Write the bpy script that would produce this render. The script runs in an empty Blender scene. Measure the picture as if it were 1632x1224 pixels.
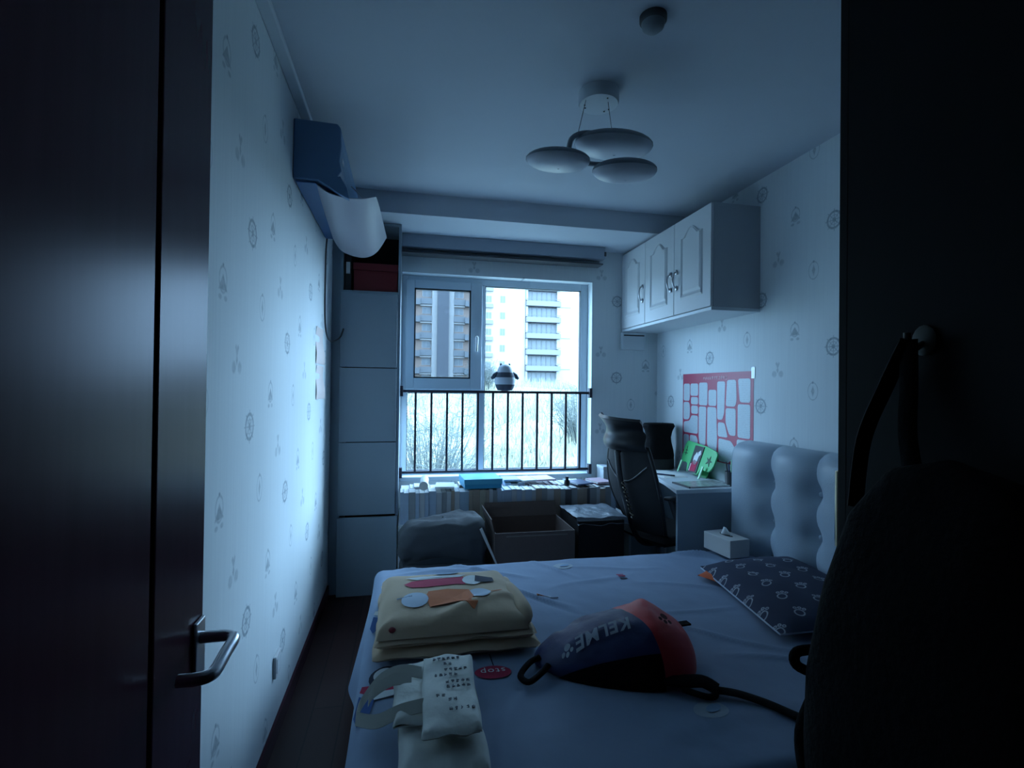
import bpy, bmesh, math, random
from mathutils import Vector, Matrix, noise
random.seed(7)
S = bpy.context.scene
C = S.collection
PI = math.pi

# ------------------------------------------------------------------ camera, world, light, exposure
CAM_H = 1.42
cam_d = bpy.data.cameras.new('camera'); cam = bpy.data.objects.new('camera', cam_d); C.objects.link(cam)
cam_d.sensor_width = 36.0; cam_d.lens = 36.0 * 818.8 / 1632.0; cam_d.clip_start = 0.02; cam_d.clip_end = 500
YAW, PITCH, ROLL = 0.2056, 0.0088, 0.0121
cam.matrix_world = (Matrix.Translation((0, 0, CAM_H)) @ Matrix.Rotation(-YAW, 4, 'Z') @
                    Matrix.Rotation(PI / 2 + PITCH, 4, 'X') @ Matrix.Rotation(ROLL, 4, 'Z'))
S.camera = cam

w = bpy.data.worlds.new('overcast_sky'); S.world = w; w.use_nodes = True
bg = w.node_tree.nodes['Background']
bg.inputs[0].default_value = (0.37, 0.66, 1.0, 1); bg.inputs[1].default_value = 16.0
sn = bpy.data.lights.new('hazy_sun', 'SUN'); sn.energy = 28.0; sn.angle = math.radians(52); sn.color = (0.43, 0.72, 1.0)
sno = bpy.data.objects.new('hazy_sun', sn); C.objects.link(sno)
SAZ, SEL = math.radians(57), math.radians(9)   # bearing right of the window axis, elevation
sno.rotation_euler = Vector((math.sin(SAZ) * math.cos(SEL), math.cos(SAZ) * math.cos(SEL), math.sin(SEL))).to_track_quat('Z', 'Y').to_euler()
pl = bpy.data.lights.new('window_portal', 'AREA'); pl.shape = 'RECTANGLE'; pl.size = 1.53; pl.size_y = 1.57
pl.cycles.is_portal = True
po = bpy.data.objects.new('window_portal', pl); C.objects.link(po)
po.location = (0.735, 4.19, 1.515); po.rotation_euler = (-PI / 2, 0, 0)
S.view_settings.view_transform = 'Standard'; S.view_settings.look = 'None'
S.view_settings.exposure = 0.0; S.view_settings.gamma = 1.0; S.view_settings.use_curve_mapping = False
S.cycles.max_bounces = 10; S.cycles.diffuse_bounces = 7; S.cycles.glossy_bounces = 4
S.cycles.transparent_max_bounces = 16; S.cycles.sample_clamp_indirect = 4.0
S.cycles.use_denoising = True; S.cycles.caustics_reflective = False; S.cycles.caustics_refractive = False

# ------------------------------------------------------------------ materials
class X:
    """small expression wrapper that writes shader math nodes"""
    def __init__(s, nt, v): s.nt = nt; s.v = v
    def _op(s, op, *a):
        n = s.nt.nodes.new('ShaderNodeMath'); n.operation = op
        for i, q in enumerate((s,) + a):
            q = q.v if isinstance(q, X) else q
            if isinstance(q, (int, float)): n.inputs[i].default_value = q
            else: s.nt.links.new(q, n.inputs[i])
        return X(s.nt, n.outputs[0])
    def __add__(s, o): return s._op('ADD', o)
    def __sub__(s, o): return s._op('SUBTRACT', o)
    def __mul__(s, o): return s._op('MULTIPLY', o)
    def __truediv__(s, o): return s._op('DIVIDE', o)
    def abs(s): return s._op('ABSOLUTE')
    def floor(s): return s._op('FLOOR')
    def sqrt(s): return s._op('SQRT')
    def mod(s, o): return s._op('FLOORED_MODULO', o)
    def max(s, o): return s._op('MAXIMUM', o)
    def min(s, o): return s._op('MINIMUM', o)
    def atan2(s, o): return s._op('ARCTAN2', o)
    def sin(s): return s._op('SINE')
    def below(s, edge, soft):
        """1 where value < edge, soft falloff"""
        n = s.nt.nodes.new('ShaderNodeMapRange'); n.interpolation_type = 'SMOOTHSTEP'
        s.nt.links.new(s.v, n.inputs[0])
        n.inputs[1].default_value = edge - soft; n.inputs[2].default_value = edge + soft
        n.inputs[3].default_value = 1; n.inputs[4].default_value = 0
        return X(s.nt, n.outputs[0])

def rgba(c): return (c[0], c[1], c[2], 1)
MATS = {}
def mat(name, col, rough=0.6, metal=0.0, noise_amt=0.0, noise_scale=20.0, spec=0.5, bump=0.0, bump_scale=60.0, stretch=(1, 1, 1)):
    if name in MATS: return MATS[name]
    m = bpy.data.materials.new(name); m.use_nodes = True; nt = m.node_tree
    b = nt.nodes['Principled BSDF']
    b.inputs['Base Color'].default_value = rgba(col); b.inputs['Roughness'].default_value = rough
    b.inputs['Metallic'].default_value = metal; b.inputs['Specular IOR Level'].default_value = spec
    if noise_amt or bump:
        tc = nt.nodes.new('ShaderNodeTexCoord'); mp = nt.nodes.new('ShaderNodeMapping'); mp.inputs['Scale'].default_value = stretch
        nt.links.new(tc.outputs['Object'], mp.inputs[0])
    if noise_amt:
        nz = nt.nodes.new('ShaderNodeTexNoise'); nz.inputs['Scale'].default_value = noise_scale; nz.inputs['Detail'].default_value = 4
        nt.links.new(mp.outputs[0], nz.inputs['Vector'])
        mx = nt.nodes.new('ShaderNodeMix'); mx.data_type = 'RGBA'
        mx.inputs[6].default_value = rgba([c * (1 - noise_amt) for c in col])
        mx.inputs[7].default_value = rgba([min(1, c * (1 + noise_amt)) for c in col])
        nt.links.new(nz.outputs[0], mx.inputs[0]); nt.links.new(mx.outputs[2], b.inputs['Base Color'])
    if bump:
        n2 = nt.nodes.new('ShaderNodeTexNoise'); n2.inputs['Scale'].default_value = bump_scale; n2.inputs['Detail'].default_value = 3
        nt.links.new(mp.outputs[0], n2.inputs['Vector'])
        bp_ = nt.nodes.new('ShaderNodeBump'); bp_.inputs['Strength'].default_value = bump; bp_.inputs['Distance'].default_value = 0.01
        nt.links.new(n2.outputs[0], bp_.inputs['Height']); nt.links.new(bp_.outputs[0], b.inputs['Normal'])
    MATS[name] = m
    return m

def wallpaper(name, uaxis, u0, v0):
    """pale wallpaper with a half-drop repeat of ship's wheels, compasses, wreathed boats and anchors (flat print)"""
    m = bpy.data.materials.new(name); m.use_nodes = True; nt = m.node_tree
    b = nt.nodes['Principled BSDF']; b.inputs['Roughness'].default_value = 0.75; b.inputs['Specular IOR Level'].default_value = 0.25
    tc = nt.nodes.new('ShaderNodeTexCoord'); sp = nt.nodes.new('ShaderNodeSeparateXYZ'); nt.links.new(tc.outputs['Object'], sp.inputs[0])
    U = X(nt, sp.outputs[uaxis]); V = X(nt, sp.outputs[2])
    CW, CH = 0.53, 0.633
    def local(ou, ov):
        a = (U - (u0 + ou)) / CW; c = (a + 0.5).floor(); du = (a - c) * CW
        q = (V - (v0 + ov)) / CH + c.mod(2.0) * 0.5; dv = (q - (q + 0.5).floor()) * CH
        return du, dv
    def ln(a, b_): return (a * a + b_ * b_).sqrt()
    # wheel
    x, y = local(0, 0); r = ln(x, y); th = y.atan2(x)
    ring = (r - 0.041).abs().below(0.0055, 0.003)
    hub = r.below(0.012, 0.004); ring2 = (r - 0.024).abs().below(0.0025, 0.003) * 0.6
    spoke = ((th * 4.0).sin().abs() * r).below(0.010, 0.006) * r.below(0.056, 0.003) * 0.75
    mask = ring.max(hub).max(ring2).max(spoke)
    # oval compass
    x, y = local(0.13, -0.225); e = ln(x / 0.033, y / 0.045)
    mask = mask.max((e - 1.0).abs().below(0.06, 0.06) * 0.6).max((x.abs() * 2.6 + y.abs()).below(0.030, 0.006) * 0.65).max(ln(x, y - 0.046).below(0.006, 0.003))
    # wreathed boat on a ribbon
    x, y = local(0.26, 0.11); r = ln(x / 0.030, y / 0.036)
    mask = mask.max((r - 1.0).abs().below(0.10, 0.08) * 0.6)
    mask = mask.max((x.abs() * 1.3 + y).below(0.016, 0.004) * (y * -1.0).below(0.030, 0.004) * 0.8)
    mask = mask.max(ln(x.abs() - 0.022, (y + 0.050) * 1.6).below(0.012, 0.005) * 0.6).max(ln(x, y - 0.040).below(0.006, 0.003))
    # anchor with crown
    x, y = local(0.39, -0.106)
    mask = mask.max(((x.abs() - 0.027) * (x.abs() - 0.027) + (y + 0.022) * (y + 0.022)).sqrt().below(0.018, 0.006) * 0.5)
    mask = mask.max((x.abs() + y.abs() * 0.5).below(0.009, 0.003) * 0.7).max(((x.abs() + (y - 0.022) * -0.6).abs()).below(0.008, 0.004) * ln(x, y - 0.028).below(0.02, 0.004) * 0.6)
    nz = nt.nodes.new('ShaderNodeTexNoise'); nz.inputs['Scale'].default_value = 90; nz.inputs['Detail'].default_value = 3
    mp = nt.nodes.new('ShaderNodeMapping'); mp.inputs['Scale'].default_value = (1, 1, 0.03)
    nt.links.new(tc.outputs['Object'], mp.inputs[0]); nt.links.new(mp.outputs[0], nz.inputs['Vector'])
    n3 = nt.nodes.new('ShaderNodeTexNoise'); n3.inputs['Scale'].default_value = 60
    nt.links.new(tc.outputs['Object'], n3.inputs['Vector'])
    mask = mask * (X(nt, n3.outputs[0]) * 1.1 + 0.25)
    base = nt.nodes.new('ShaderNodeMix'); base.data_type = 'RGBA'
    base.inputs[6].default_value = (0.63, 0.67, 0.69, 1); base.inputs[7].default_value = (0.71, 0.75, 0.76, 1)
    nt.links.new(nz.outputs[0], base.inputs[0])
    mx = nt.nodes.new('ShaderNodeMix'); mx.data_type = 'RGBA'
    nt.links.new(mask.min(1.0).v, mx.inputs[0]); nt.links.new(base.outputs[2], mx.inputs[6]); mx.inputs[7].default_value = (0.25, 0.30, 0.34, 1)
    nt.links.new(mx.outputs[2], b.inputs['Base Color'])
    return m

def plank_mat():
    m = bpy.data.materials.new('dark_laminate'); m.use_nodes = True; nt = m.node_tree; b = nt.nodes['Principled BSDF']
    tc = nt.nodes.new('ShaderNodeTexCoord'); mp = nt.nodes.new('ShaderNodeMapping'); mp.inputs['Rotation'].default_value = (0, 0, PI / 2)
    br = nt.nodes.new('ShaderNodeTexBrick'); br.inputs['Scale'].default_value = 1.0
    br.inputs['Color1'].default_value = (0.034, 0.014, 0.013, 1); br.inputs['Color2'].default_value = (0.045, 0.018, 0.016, 1); br.inputs['Mortar'].default_value = (0.015, 0.008, 0.007, 1)
    br.inputs['Brick Width'].default_value = 1.2; br.inputs['Row Height'].default_value = 0.125; br.inputs['Mortar Size'].default_value = 0.003
    nt.links.new(tc.outputs['Object'], mp.inputs[0]); nt.links.new(mp.outputs[0], br.inputs['Vector']); nt.links.new(br.outputs[0], b.inputs['Base Color'])
    b.inputs['Roughness'].default_value = 0.5; b.inputs['Specular IOR Level'].default_value = 0.25
    return m

def see_through(name, col, alpha, rough=0.05, glossy=0.06):
    """flat pane: mostly transparent, a little reflecting"""
    m = bpy.data.materials.new(name); m.use_nodes = True; nt = m.node_tree
    for n in list(nt.nodes): nt.nodes.remove(n)
    o = nt.nodes.new('ShaderNodeOutputMaterial'); t = nt.nodes.new('ShaderNodeBsdfTransparent'); t.inputs[0].default_value = rgba(col)
    g = nt.nodes.new('ShaderNodeBsdfGlossy') if glossy else nt.nodes.new('ShaderNodeBsdfDiffuse')
    if glossy: g.inputs['Roughness'].default_value = rough
    else: g.inputs[0].default_value = rgba([c * 0.25 for c in col])
    mx = nt.nodes.new('ShaderNodeMixShader'); mx.inputs[0].default_value = glossy if glossy else 1 - alpha
    nt.links.new(t.outputs[0], mx.inputs[1]); nt.links.new(g.outputs[0], mx.inputs[2]); nt.links.new(mx.outputs[0], o.inputs[0])
    return m

def paw_cloth():
    m = bpy.data.materials.new('navy_paw_cloth'); m.use_nodes = True; nt = m.node_tree; b = nt.nodes['Principled BSDF']; b.inputs['Roughness'].default_value = 0.9
    tc = nt.nodes.new('ShaderNodeTexCoord'); sp = nt.nodes.new('ShaderNodeSeparateXYZ'); nt.links.new(tc.outputs['Object'], sp.inputs[0])
    U = X(nt, sp.outputs[0]); V = X(nt, sp.outputs[1])
    a = U / 0.115; c = (a + 0.5).floor(); x = (a - c) * 0.115
    q = V / 0.115 + c.mod(2.0) * 0.5; y = (q - (q + 0.5).floor()) * 0.115
    def ln(p, r): return (p * p + r * r).sqrt()
    mk = (ln(x, y) - 0.017).abs().below(0.0025, 0.002)
    for k in range(3):
        t = 0.5 + k * 0.55
        mk = mk.max((ln(x - 0.030 * math.cos(t), y - 0.030 * math.sin(t)) - 0.005).abs().below(0.0022, 0.0018))
    n3 = nt.nodes.new('ShaderNodeTexNoise'); n3.inputs['Scale'].default_value = 25; nt.links.new(tc.outputs['Object'], n3.inputs['Vector'])
    mx = nt.nodes.new('ShaderNodeMix'); mx.data_type = 'RGBA'; mx.inputs[6].default_value = (0.030, 0.040, 0.075, 1); mx.inputs[7].default_value = (0.42, 0.44, 0.48, 1)
    nt.links.new((mk * (X(nt, n3.outputs[0]) + 0.35)).min(1.0).v, mx.inputs[0]); nt.links.new(mx.outputs[2], b.inputs['Base Color'])
    return m

def poster_cell_mat():
    m = bpy.data.materials.new('poster_text_lines'); m.use_nodes = True; nt = m.node_tree; b = nt.nodes['Principled BSDF']; b.inputs['Roughness'].default_value = 0.45
    tc = nt.nodes.new('ShaderNodeTexCoord'); sp = nt.nodes.new('ShaderNodeSeparateXYZ'); nt.links.new(tc.outputs['Object'], sp.inputs[0])
    V = X(nt, sp.outputs[2]); n3 = nt.nodes.new('ShaderNodeTexNoise'); n3.inputs['Scale'].default_value = 160; nt.links.new(tc.outputs['Object'], n3.inputs['Vector'])
    q = (V / 0.011).mod(1.0); mk = (q - 0.5).abs().below(0.22, 0.06) * X(nt, n3.outputs[0])._op('GREATER_THAN', 0.48) * 0.28
    mx = nt.nodes.new('ShaderNodeMix'); mx.data_type = 'RGBA'; mx.inputs[6].default_value = (0.50, 0.56, 0.60, 1); mx.inputs[7].default_value = (0.2, 0.22, 0.26, 1)
    nt.links.new(mk.v, mx.inputs[0]); nt.links.new(mx.outputs[2], b.inputs['Base Color'])
    return m

M_white = mat('white_paint', (0.62, 0.66, 0.70), 0.7)
M_ceil = mat('ceiling_paint', (0.52, 0.555, 0.61), 0.85, noise_amt=0.03, noise_scale=4)
M_wl = wallpaper('nautical_wallpaper_left', 1, 1.82, 1.285)
M_wr = wallpaper('nautical_wallpaper_right', 1, 2.175, 1.649)
M_wb = wallpaper('nautical_wallpaper_back', 0, 1.72, 1.52)
M_hall = mat('hall_paint', (0.10, 0.095, 0.095), 0.9)
M_floor = plank_mat()
M_door = mat('dark_plum_wood', (0.055, 0.019, 0.029), 0.27, spec=0.065, noise_amt=0.18, noise_scale=9, stretch=(6, 6, 0.5))
M_door.node_tree.nodes['Principled BSDF'].inputs['Specular Tint'].default_value = (1.0, 0.74, 0.84, 1)
M_dark = mat('black_brown_wood', (0.008, 0.006, 0.006), 0.6, spec=0.2, noise_amt=0.2, noise_scale=9, stretch=(6, 6, 0.5))
M_pvc = mat('white_pvc', (0.55, 0.63, 0.70), 0.4)
M_gasket = mat('black_gasket', (0.02, 0.025, 0.03), 0.6)
M_iron = mat('dark_painted_iron', (0.035, 0.03, 0.045), 0.45, metal=0.3)
M_glass = see_through('window_glass', (0.97, 0.985, 1.0), 0.95)
M_screen = see_through('insect_mesh', (0.50, 0.52, 0.55), 0.86, glossy=0.0)
M_lam = mat('white_laminate', (0.60, 0.64, 0.67), 0.45)
M_lacq = mat('white_lacquer', (0.58, 0.585, 0.60), 0.55)
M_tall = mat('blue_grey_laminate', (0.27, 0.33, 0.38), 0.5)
M_shadowgap = mat('dark_gap', (0.05, 0.05, 0.06), 0.9)
M_chrome = mat('brushed_metal', (0.55, 0.55, 0.58), 0.28, metal=1.0)
M_acw = mat('ac_blue_plastic', (0.10, 0.20, 0.34), 0.4)
M_acb = mat('blue_ac_film', (0.05, 0.13, 0.28), 0.4)
M_defl = mat('frosted_deflector', (0.46, 0.45, 0.50), 0.35)
M_red = mat('red_card', (0.16, 0.008, 0.014), 0.6)
M_black = mat('black_plastic', (0.012, 0.012, 0.014), 0.45)
M_blackcloth = mat('black_cloth', (0.006, 0.006, 0.007), 0.9, spec=0.15, bump=0.3, bump_scale=90)
M_mesh = mat('black_chair_mesh', (0.010, 0.011, 0.014), 0.75)
M_dgrey = mat('dark_grey_plastic', (0.06, 0.06, 0.065), 0.4)
M_leather = mat('grey_blue_leatherette', (0.36, 0.43, 0.50), 0.36, bump=0.15, bump_scale=220)
M_sheet = mat('pale_blue_sheet', (0.26, 0.325, 0.44), 0.9, noise_amt=0.05, noise_scale=14, bump=0.35, bump_scale=7)
M_matt = mat('mattress_ticking', (0.4, 0.45, 0.5), 0.9)
M_cream = mat('cream_cotton', (0.56, 0.42, 0.29), 0.9, noise_amt=0.05, noise_scale=18, bump=0.4, bump_scale=14)
M_canvas = mat('canvas_white', (0.68, 0.68, 0.63), 0.95, noise_amt=0.06, noise_scale=40, bump=0.5, bump_scale=22)
M_canvas2 = mat('canvas_strap', (0.42, 0.42, 0.37), 0.95)
M_navy = mat('navy_nylon', (0.020, 0.030, 0.105), 0.55, bump=0.4, bump_scale=16)
M_redny = mat('coral_red_nylon', (0.62, 0.035, 0.04), 0.5, bump=0.3, bump_scale=14)
M_print_grey = mat('grey_print', (0.34, 0.37, 0.43), 0.6)
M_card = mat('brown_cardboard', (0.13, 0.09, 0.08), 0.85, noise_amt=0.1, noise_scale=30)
M_cardedge = mat('pale_card_edge', (0.62, 0.60, 0.56), 0.8)
M_greybag = mat('grey_woven_bag', (0.055, 0.06, 0.068), 0.85, noise_amt=0.15, noise_scale=10, bump=0.5, bump_scale=10)
M_film = mat('clear_wrap_film', (0.16, 0.18, 0.21), 0.35, bump=0.8, bump_scale=25)
M_paper = mat('page_paper', (0.74, 0.74, 0.72), 0.8, noise_amt=0.08, noise_scale=120)
M_sky = mat('sky_blue_card', (0.05, 0.36, 0.60), 0.5)
M_green = mat('bright_green_board', (0.06, 0.45, 0.14), 0.45)
M_orange = mat('orange_cloth', (0.65, 0.12, 0.04), 0.85)
M_poster = mat('crimson_poster', (0.40, 0.030, 0.080), 0.45)
M_pcell = poster_cell_mat()
M_paw = paw_cloth()
M_pandaw = mat('panda_white_plush', (0.55, 0.58, 0.64), 0.95)
M_pandab = mat('panda_dark_plush', (0.055, 0.065, 0.09), 0.95)

# ------------------------------------------------------------------ mesh helpers
class MB:
    def __init__(s): s.v = []; s.f = []
    def add(s, vs, fs):
        o = len(s.v); s.v += [tuple(p) for p in vs]; s.f += [tuple(i + o for i in f) for f in fs]; return s
    def box(s, x0, x1, y0, y1, z0, z1):
        vs = [(x, y, z) for z in (z0, z1) for y in (y0, y1) for x in (x0, x1)]
        return s.add(vs, [(0, 2, 3, 1), (4, 5, 7, 6), (0, 1, 5, 4), (2, 6, 7, 3), (0, 4, 6, 2), (1, 3, 7, 5)])
    def prism(s, poly, plane, a, b):
        """extrude a polygon: plane 'xy' along z, 'xz' along y, 'yz' along x"""
        def P(p, q): return {'xy': (p[0], p[1], q), 'xz': (p[0], q, p[1]), 'yz': (q, p[0], p[1])}[plane]
        n = len(poly)
        return s.add([P(p, a) for p in poly] + [P(p, b) for p in poly],
                     [tuple(range(n)), tuple(range(2 * n - 1, n - 1, -1))] + [(i, i + n, (i + 1) % n + n, (i + 1) % n) for i in range(n)])
    def tube(s, path, r, n=8, flat=1.0):
        P = [Vector(p) for p in path]
        if isinstance(r, (list, tuple)):
            q = [i * (len(r) - 1) / max(1, len(P) - 1) for i in range(len(P))]
            rr = [r[int(a)] + (r[min(int(a) + 1, len(r) - 1)] - r[int(a)]) * (a - int(a)) for a in q]
        else: rr = [r] * len(P)
        vs = []; up0 = None
        for i, p in enumerate(P):
            t = (P[min(i + 1, len(P) - 1)] - P[max(i - 1, 0)]).normalized()
            if up0 is None:
                up0 = Vector((0, 0, 1)) if abs(t.z) < 0.9 else Vector((1, 0, 0))
            a = t.cross(up0)
            if a.length < 1e-4: a = t.cross(Vector((0, 1, 0.1)))
            a.normalize(); b = a.cross(t).normalized(); up0 = b
            for k in range(n):
                th = 2 * PI * k / n
                vs.append(p + a * math.cos(th) * rr[i] + b * math.sin(th) * rr[i] * flat)
        fs = [(i * n + k, i * n + (k + 1) % n, (i + 1) * n + (k + 1) % n, (i + 1) * n + k) for i in range(len(P) - 1) for k in range(n)]
        fs += [tuple(range(n - 1, -1, -1)), tuple((len(P) - 1) * n + k for k in range(n))]
        return s.add(vs, fs)
    def lathe(s, prof, n=24, c=(0, 0), sx=1.0, sy=1.0):
        vs = [(c[0] + r * sx * math.cos(2 * PI * k / n), c[1] + r * sy * math.sin(2 * PI * k / n), z) for r, z in prof for k in range(n)]
        m = len(prof)
        fs = [(i * n + k, i * n + (k + 1) % n, (i + 1) * n + (k + 1) % n, (i + 1) * n + k) for i in range(m - 1) for k in range(n)]
        fs += [tuple(range(n - 1, -1, -1)), tuple((m - 1) * n + k for k in range(n))]
        return s.add(vs, fs)
    def grid(s, fn, nu, nv, keep=None):
        vs = [fn(i / nu, j / nv) for j in range(nv + 1) for i in range(nu + 1)]
        fs = [(j * (nu + 1) + i, j * (nu + 1) + i + 1, (j + 1) * (nu + 1) + i + 1, (j + 1) * (nu + 1) + i)
              for j in range(nv) for i in range(nu) if keep is None or keep((i + .5) / nu, (j + .5) / nv)]
        return s.add(vs, fs)
    def ellipsoid(s, c, r, n=16, m=10, e=1.0):
        def sg(v, p): return math.copysign(abs(v) ** p, v)
        vs = []
        for j in range(1, m):
            ph = -PI / 2 + PI * j / m
            for k in range(n):
                th = 2 * PI * k / n
                vs.append((c[0] + r[0] * sg(math.cos(ph), e) * sg(math.cos(th), e), c[1] + r[1] * sg(math.cos(ph), e) * sg(math.sin(th), e), c[2] + r[2] * sg(math.sin(ph), e)))
        vs += [(c[0], c[1], c[2] - r[2]), (c[0], c[1], c[2] + r[2])]
        b, t = len(vs) - 2, len(vs) - 1
        fs = [(j * n + k, j * n + (k + 1) % n, (j + 1) * n + (k + 1) % n, (j + 1) * n + k) for j in range(m - 2) for k in range(n)]
        fs += [(b, (k + 1) % n, k) for k in range(n)] + [(t, (m - 2) * n + k, (m - 2) * n + (k + 1) % n) for k in range(n)]
        return s.add(vs, fs)
    def rot(s, mtx):
        s.v = [tuple(mtx @ Vector(p)) for p in s.v]; return s
    def build(s, name, m, parent=None, smooth=False, bevel=0.0, solid=0.0, seg=2):
        me = bpy.data.meshes.new(name); me.from_pydata(s.v, [], s.f)
        bm = bmesh.new(); bm.from_mesh(me)
        if bevel:
            es = [e for e in bm.edges if len(e.link_faces) == 2 and e.calc_face_angle(0) > 0.6]
            bmesh.ops.bevel(bm, geom=es, offset=bevel, segments=seg, affect='EDGES', profile=0.5, clamp_overlap=True)
        if solid: bmesh.ops.solidify(bm, geom=bm.faces[:], thickness=solid)
        loose = [v for v in bm.verts if not v.link_faces]
        if loose: bmesh.ops.delete(bm, geom=loose, context='VERTS')
        if not solid or True: bmesh.ops.recalc_face_normals(bm, faces=bm.faces)
        bm.to_mesh(me); bm.free()
        me.materials.append(m)
        if smooth:
            for p in me.polygons: p.use_smooth = True
            if hasattr(me, 'set_sharp_from_angle'): me.set_sharp_from_angle(angle=0.9)
        o = bpy.data.objects.new(name, me); C.objects.link(o)
        if parent: o.parent = parent
        return o

def thing(name, label, cat, loc=(0, 0, 0), rz=0.0, group=None):
    o = bpy.data.objects.new(name, None); C.objects.link(o); o.empty_display_size = 0.05
    o.location = loc; o.rotation_euler = (0, 0, rz); o['label'] = label; o['category'] = cat
    if group: o['group'] = group
    return o
def tag(o, label, cat, group=None, kind=None):
    o['label'] = label; o['category'] = cat
    if group: o['group'] = group
    if kind: o['kind'] = kind
    return o
def struct(o, label=None, cat=None):
    o['kind'] = 'structure'
    if label: o['label'] = label
    if cat: o['category'] = cat
    return o
def B(x0, x1, y0, y1, z0, z1): return MB().box(x0, x1, y0, y1, z0, z1)
def bez(pts, n=24):
    """Catmull-Rom through points"""
    P = [Vector(p) for p in pts]; out = []
    for i in range(len(P) - 1):
        p0, p1, p2, p3 = P[max(i - 1, 0)], P[i], P[i + 1], P[min(i + 2, len(P) - 1)]
        m = max(2, n // (len(P) - 1))
        for k in range(m):
            t = k / m
            out.append(0.5 * ((2 * p1) + (p2 - p0) * t + (2 * p0 - 5 * p1 + 4 * p2 - p3) * t * t + (3 * p1 - p0 - 3 * p2 + p3) * t ** 3))
    out.append(P[-1]); return out
def text_tris(body, size, spacing=1.0, bold=0.0):
    """lettering as flat triangles, centred on the origin"""
    cu = bpy.data.curves.new('lettering', 'FONT'); cu.body = body; cu.size = size; cu.align_x = 'CENTER'; cu.align_y = 'CENTER'
    cu.space_character = spacing; cu.offset = bold; cu.resolution_u = 2
    o = bpy.data.objects.new('lettering', cu); C.objects.link(o); bpy.context.view_layer.update()
    me = o.to_mesh(); vs = [tuple(v.co) for v in me.vertices]; fs = [tuple(p.vertices) for p in me.polygons]
    o.to_mesh_clear(); bpy.data.objects.remove(o); bpy.data.curves.remove(cu)
    return vs, fs

# ------------------------------------------------------------------ the room
XL, XR, YB, H = -0.495, 2.085, 4.0, 2.70
YF = 0.15                                     # inner face of the wall with the doorway
WX0, WX1, WZ0, WZ1 = -0.03, 1.50, 0.735, 2.30 # window opening
struct(B(-1.6, 2.35, -1.8, 4.25, -0.12, 0).build('floor', M_floor), 'dark red-brown laminate floor beside the bed', 'floor')
struct(B(-1.6, 2.35, -1.8, 4.25, H, H + 0.15).build('ceiling', M_ceil), 'plain white ceiling', 'ceiling')
struct(B(XL - 0.15, XL, -0.1, 4.25, 0, H).build('wall_left', M_wl), 'pale blue nautical wallpaper wall behind the open door', 'wall')
struct(B(XR, XR + 0.15, -0.1, 4.25, 0, H).build('wall_right', M_wr), 'pale nautical wallpaper wall behind the headboard', 'wall')
wb = MB()
wb.box(XL, WX0, YB, YB + 0.22, 0, H).box(WX1, XR, YB, YB + 0.22, 0, H).box(WX0, WX1, YB, YB + 0.22, 0, WZ0).box(WX0, WX1, YB, YB + 0.22, WZ1, H)
struct(wb.build('wall_back', M_wb), 'wallpapered window wall', 'wall')
wf = MB(); wf.box(XL, -0.44, -0.1, YF, 0, H).box(0.45, XR, -0.1, YF, 0, H).box(-0.44, 0.45, -0.1, YF, 2.24, H)
struct(wf.build('wall_front', M_hall), 'wall around the doorway', 'wall')
hl = MB(); hl.box(-1.6, -1.5, -1.8, -0.1, 0, H).box(2.25, 2.35, -1.8, -0.1, 0, H).box(-1.6, 2.35, -1.9, -1.8, 0, H).box(-1.6, XL - 0.15, -0.12, -0.1, 0, H).box(XR + .15, 2.35, -.12, -.1, 0, H)
struct(hl.build('wall_hall', M_hall), 'dark hallway walls', 'wall')
# dropped beam in front of the window
struct(B(XL, XR, 3.436, YB, 2.559, H).build('trim_1', M_ceil), 'white dropped ceiling beam above the window', 'beam')
# baseboard and window sill
struct(B(XL, XL + 0.012, 1.06, 3.66, 0, 0.075).build('baseboard_left', M_door), 'dark wooden skirting along the left wall', 'baseboard')
struct(B(WX0 - .0, WX1 + 0.0, YB - 0.02, YB + 0.10, WZ0 - 0.03, WZ0 + 0.002).build('trim_2', M_pvc, bevel=0.004), 'white window sill behind the books', 'window sill')
tr = MB(); tr.box(-0.495, -0.44, -0.14, 0.155, 0, 2.28).box(0.45, 0.52, -0.14, 0.155, 0, 2.28).box(-0.44, 0.45, -0.14, 0.155, 2.24, 2.30)
struct(tr.build('trim_3', M_door), 'dark door casing', 'door frame')

# window: frame, mullion, sash, panes
win = struct(bpy.data.objects.new('window_1', None), 'white framed window with an opening sash on the left', 'window'); C.objects.link(win)
YW0, YW1 = 4.10, 4.165
fr = MB()
fr.box(WX0, 0.017, YW0, YW1, WZ0, WZ1).box(1.437, WX1, YW0, YW1, WZ0, WZ1).box(0.017, 1.437, YW0, YW1, WZ0, 0.768).box(0.017, 1.437, YW0, YW1, 2.245, WZ1)
fr.build('frame', M_pvc, win, bevel=0.004)
B(0.572, 0.628, YW0, YW1, 0.768, 2.245).build('mullion', M_pvc, win, bevel=0.004)
B(0.017, 0.572, YW0, YW1, 1.377, 1.425).build('transom', M_pvc, win, bevel=0.004)
sash = MB(); a0, a1, c0, c1 = 0.0, 0.60, 1.405, 2.262; g0, g1, h0, h1 = 0.066, 0.508, 1.494, 2.198
sash.box(a0, g0, YW0 - 0.022, YW0, c0, c1).box(g1, a1, YW0 - 0.022, YW0, c0, c1).box(g0, g1, YW0 - 0.022, YW0, c0, h0).box(g0, g1, YW0 - 0.022, YW0, h1, c1)
so = sash.build('sash', M_pvc, win, bevel=0.004)
gk = MB(); t = 0.010
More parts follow.
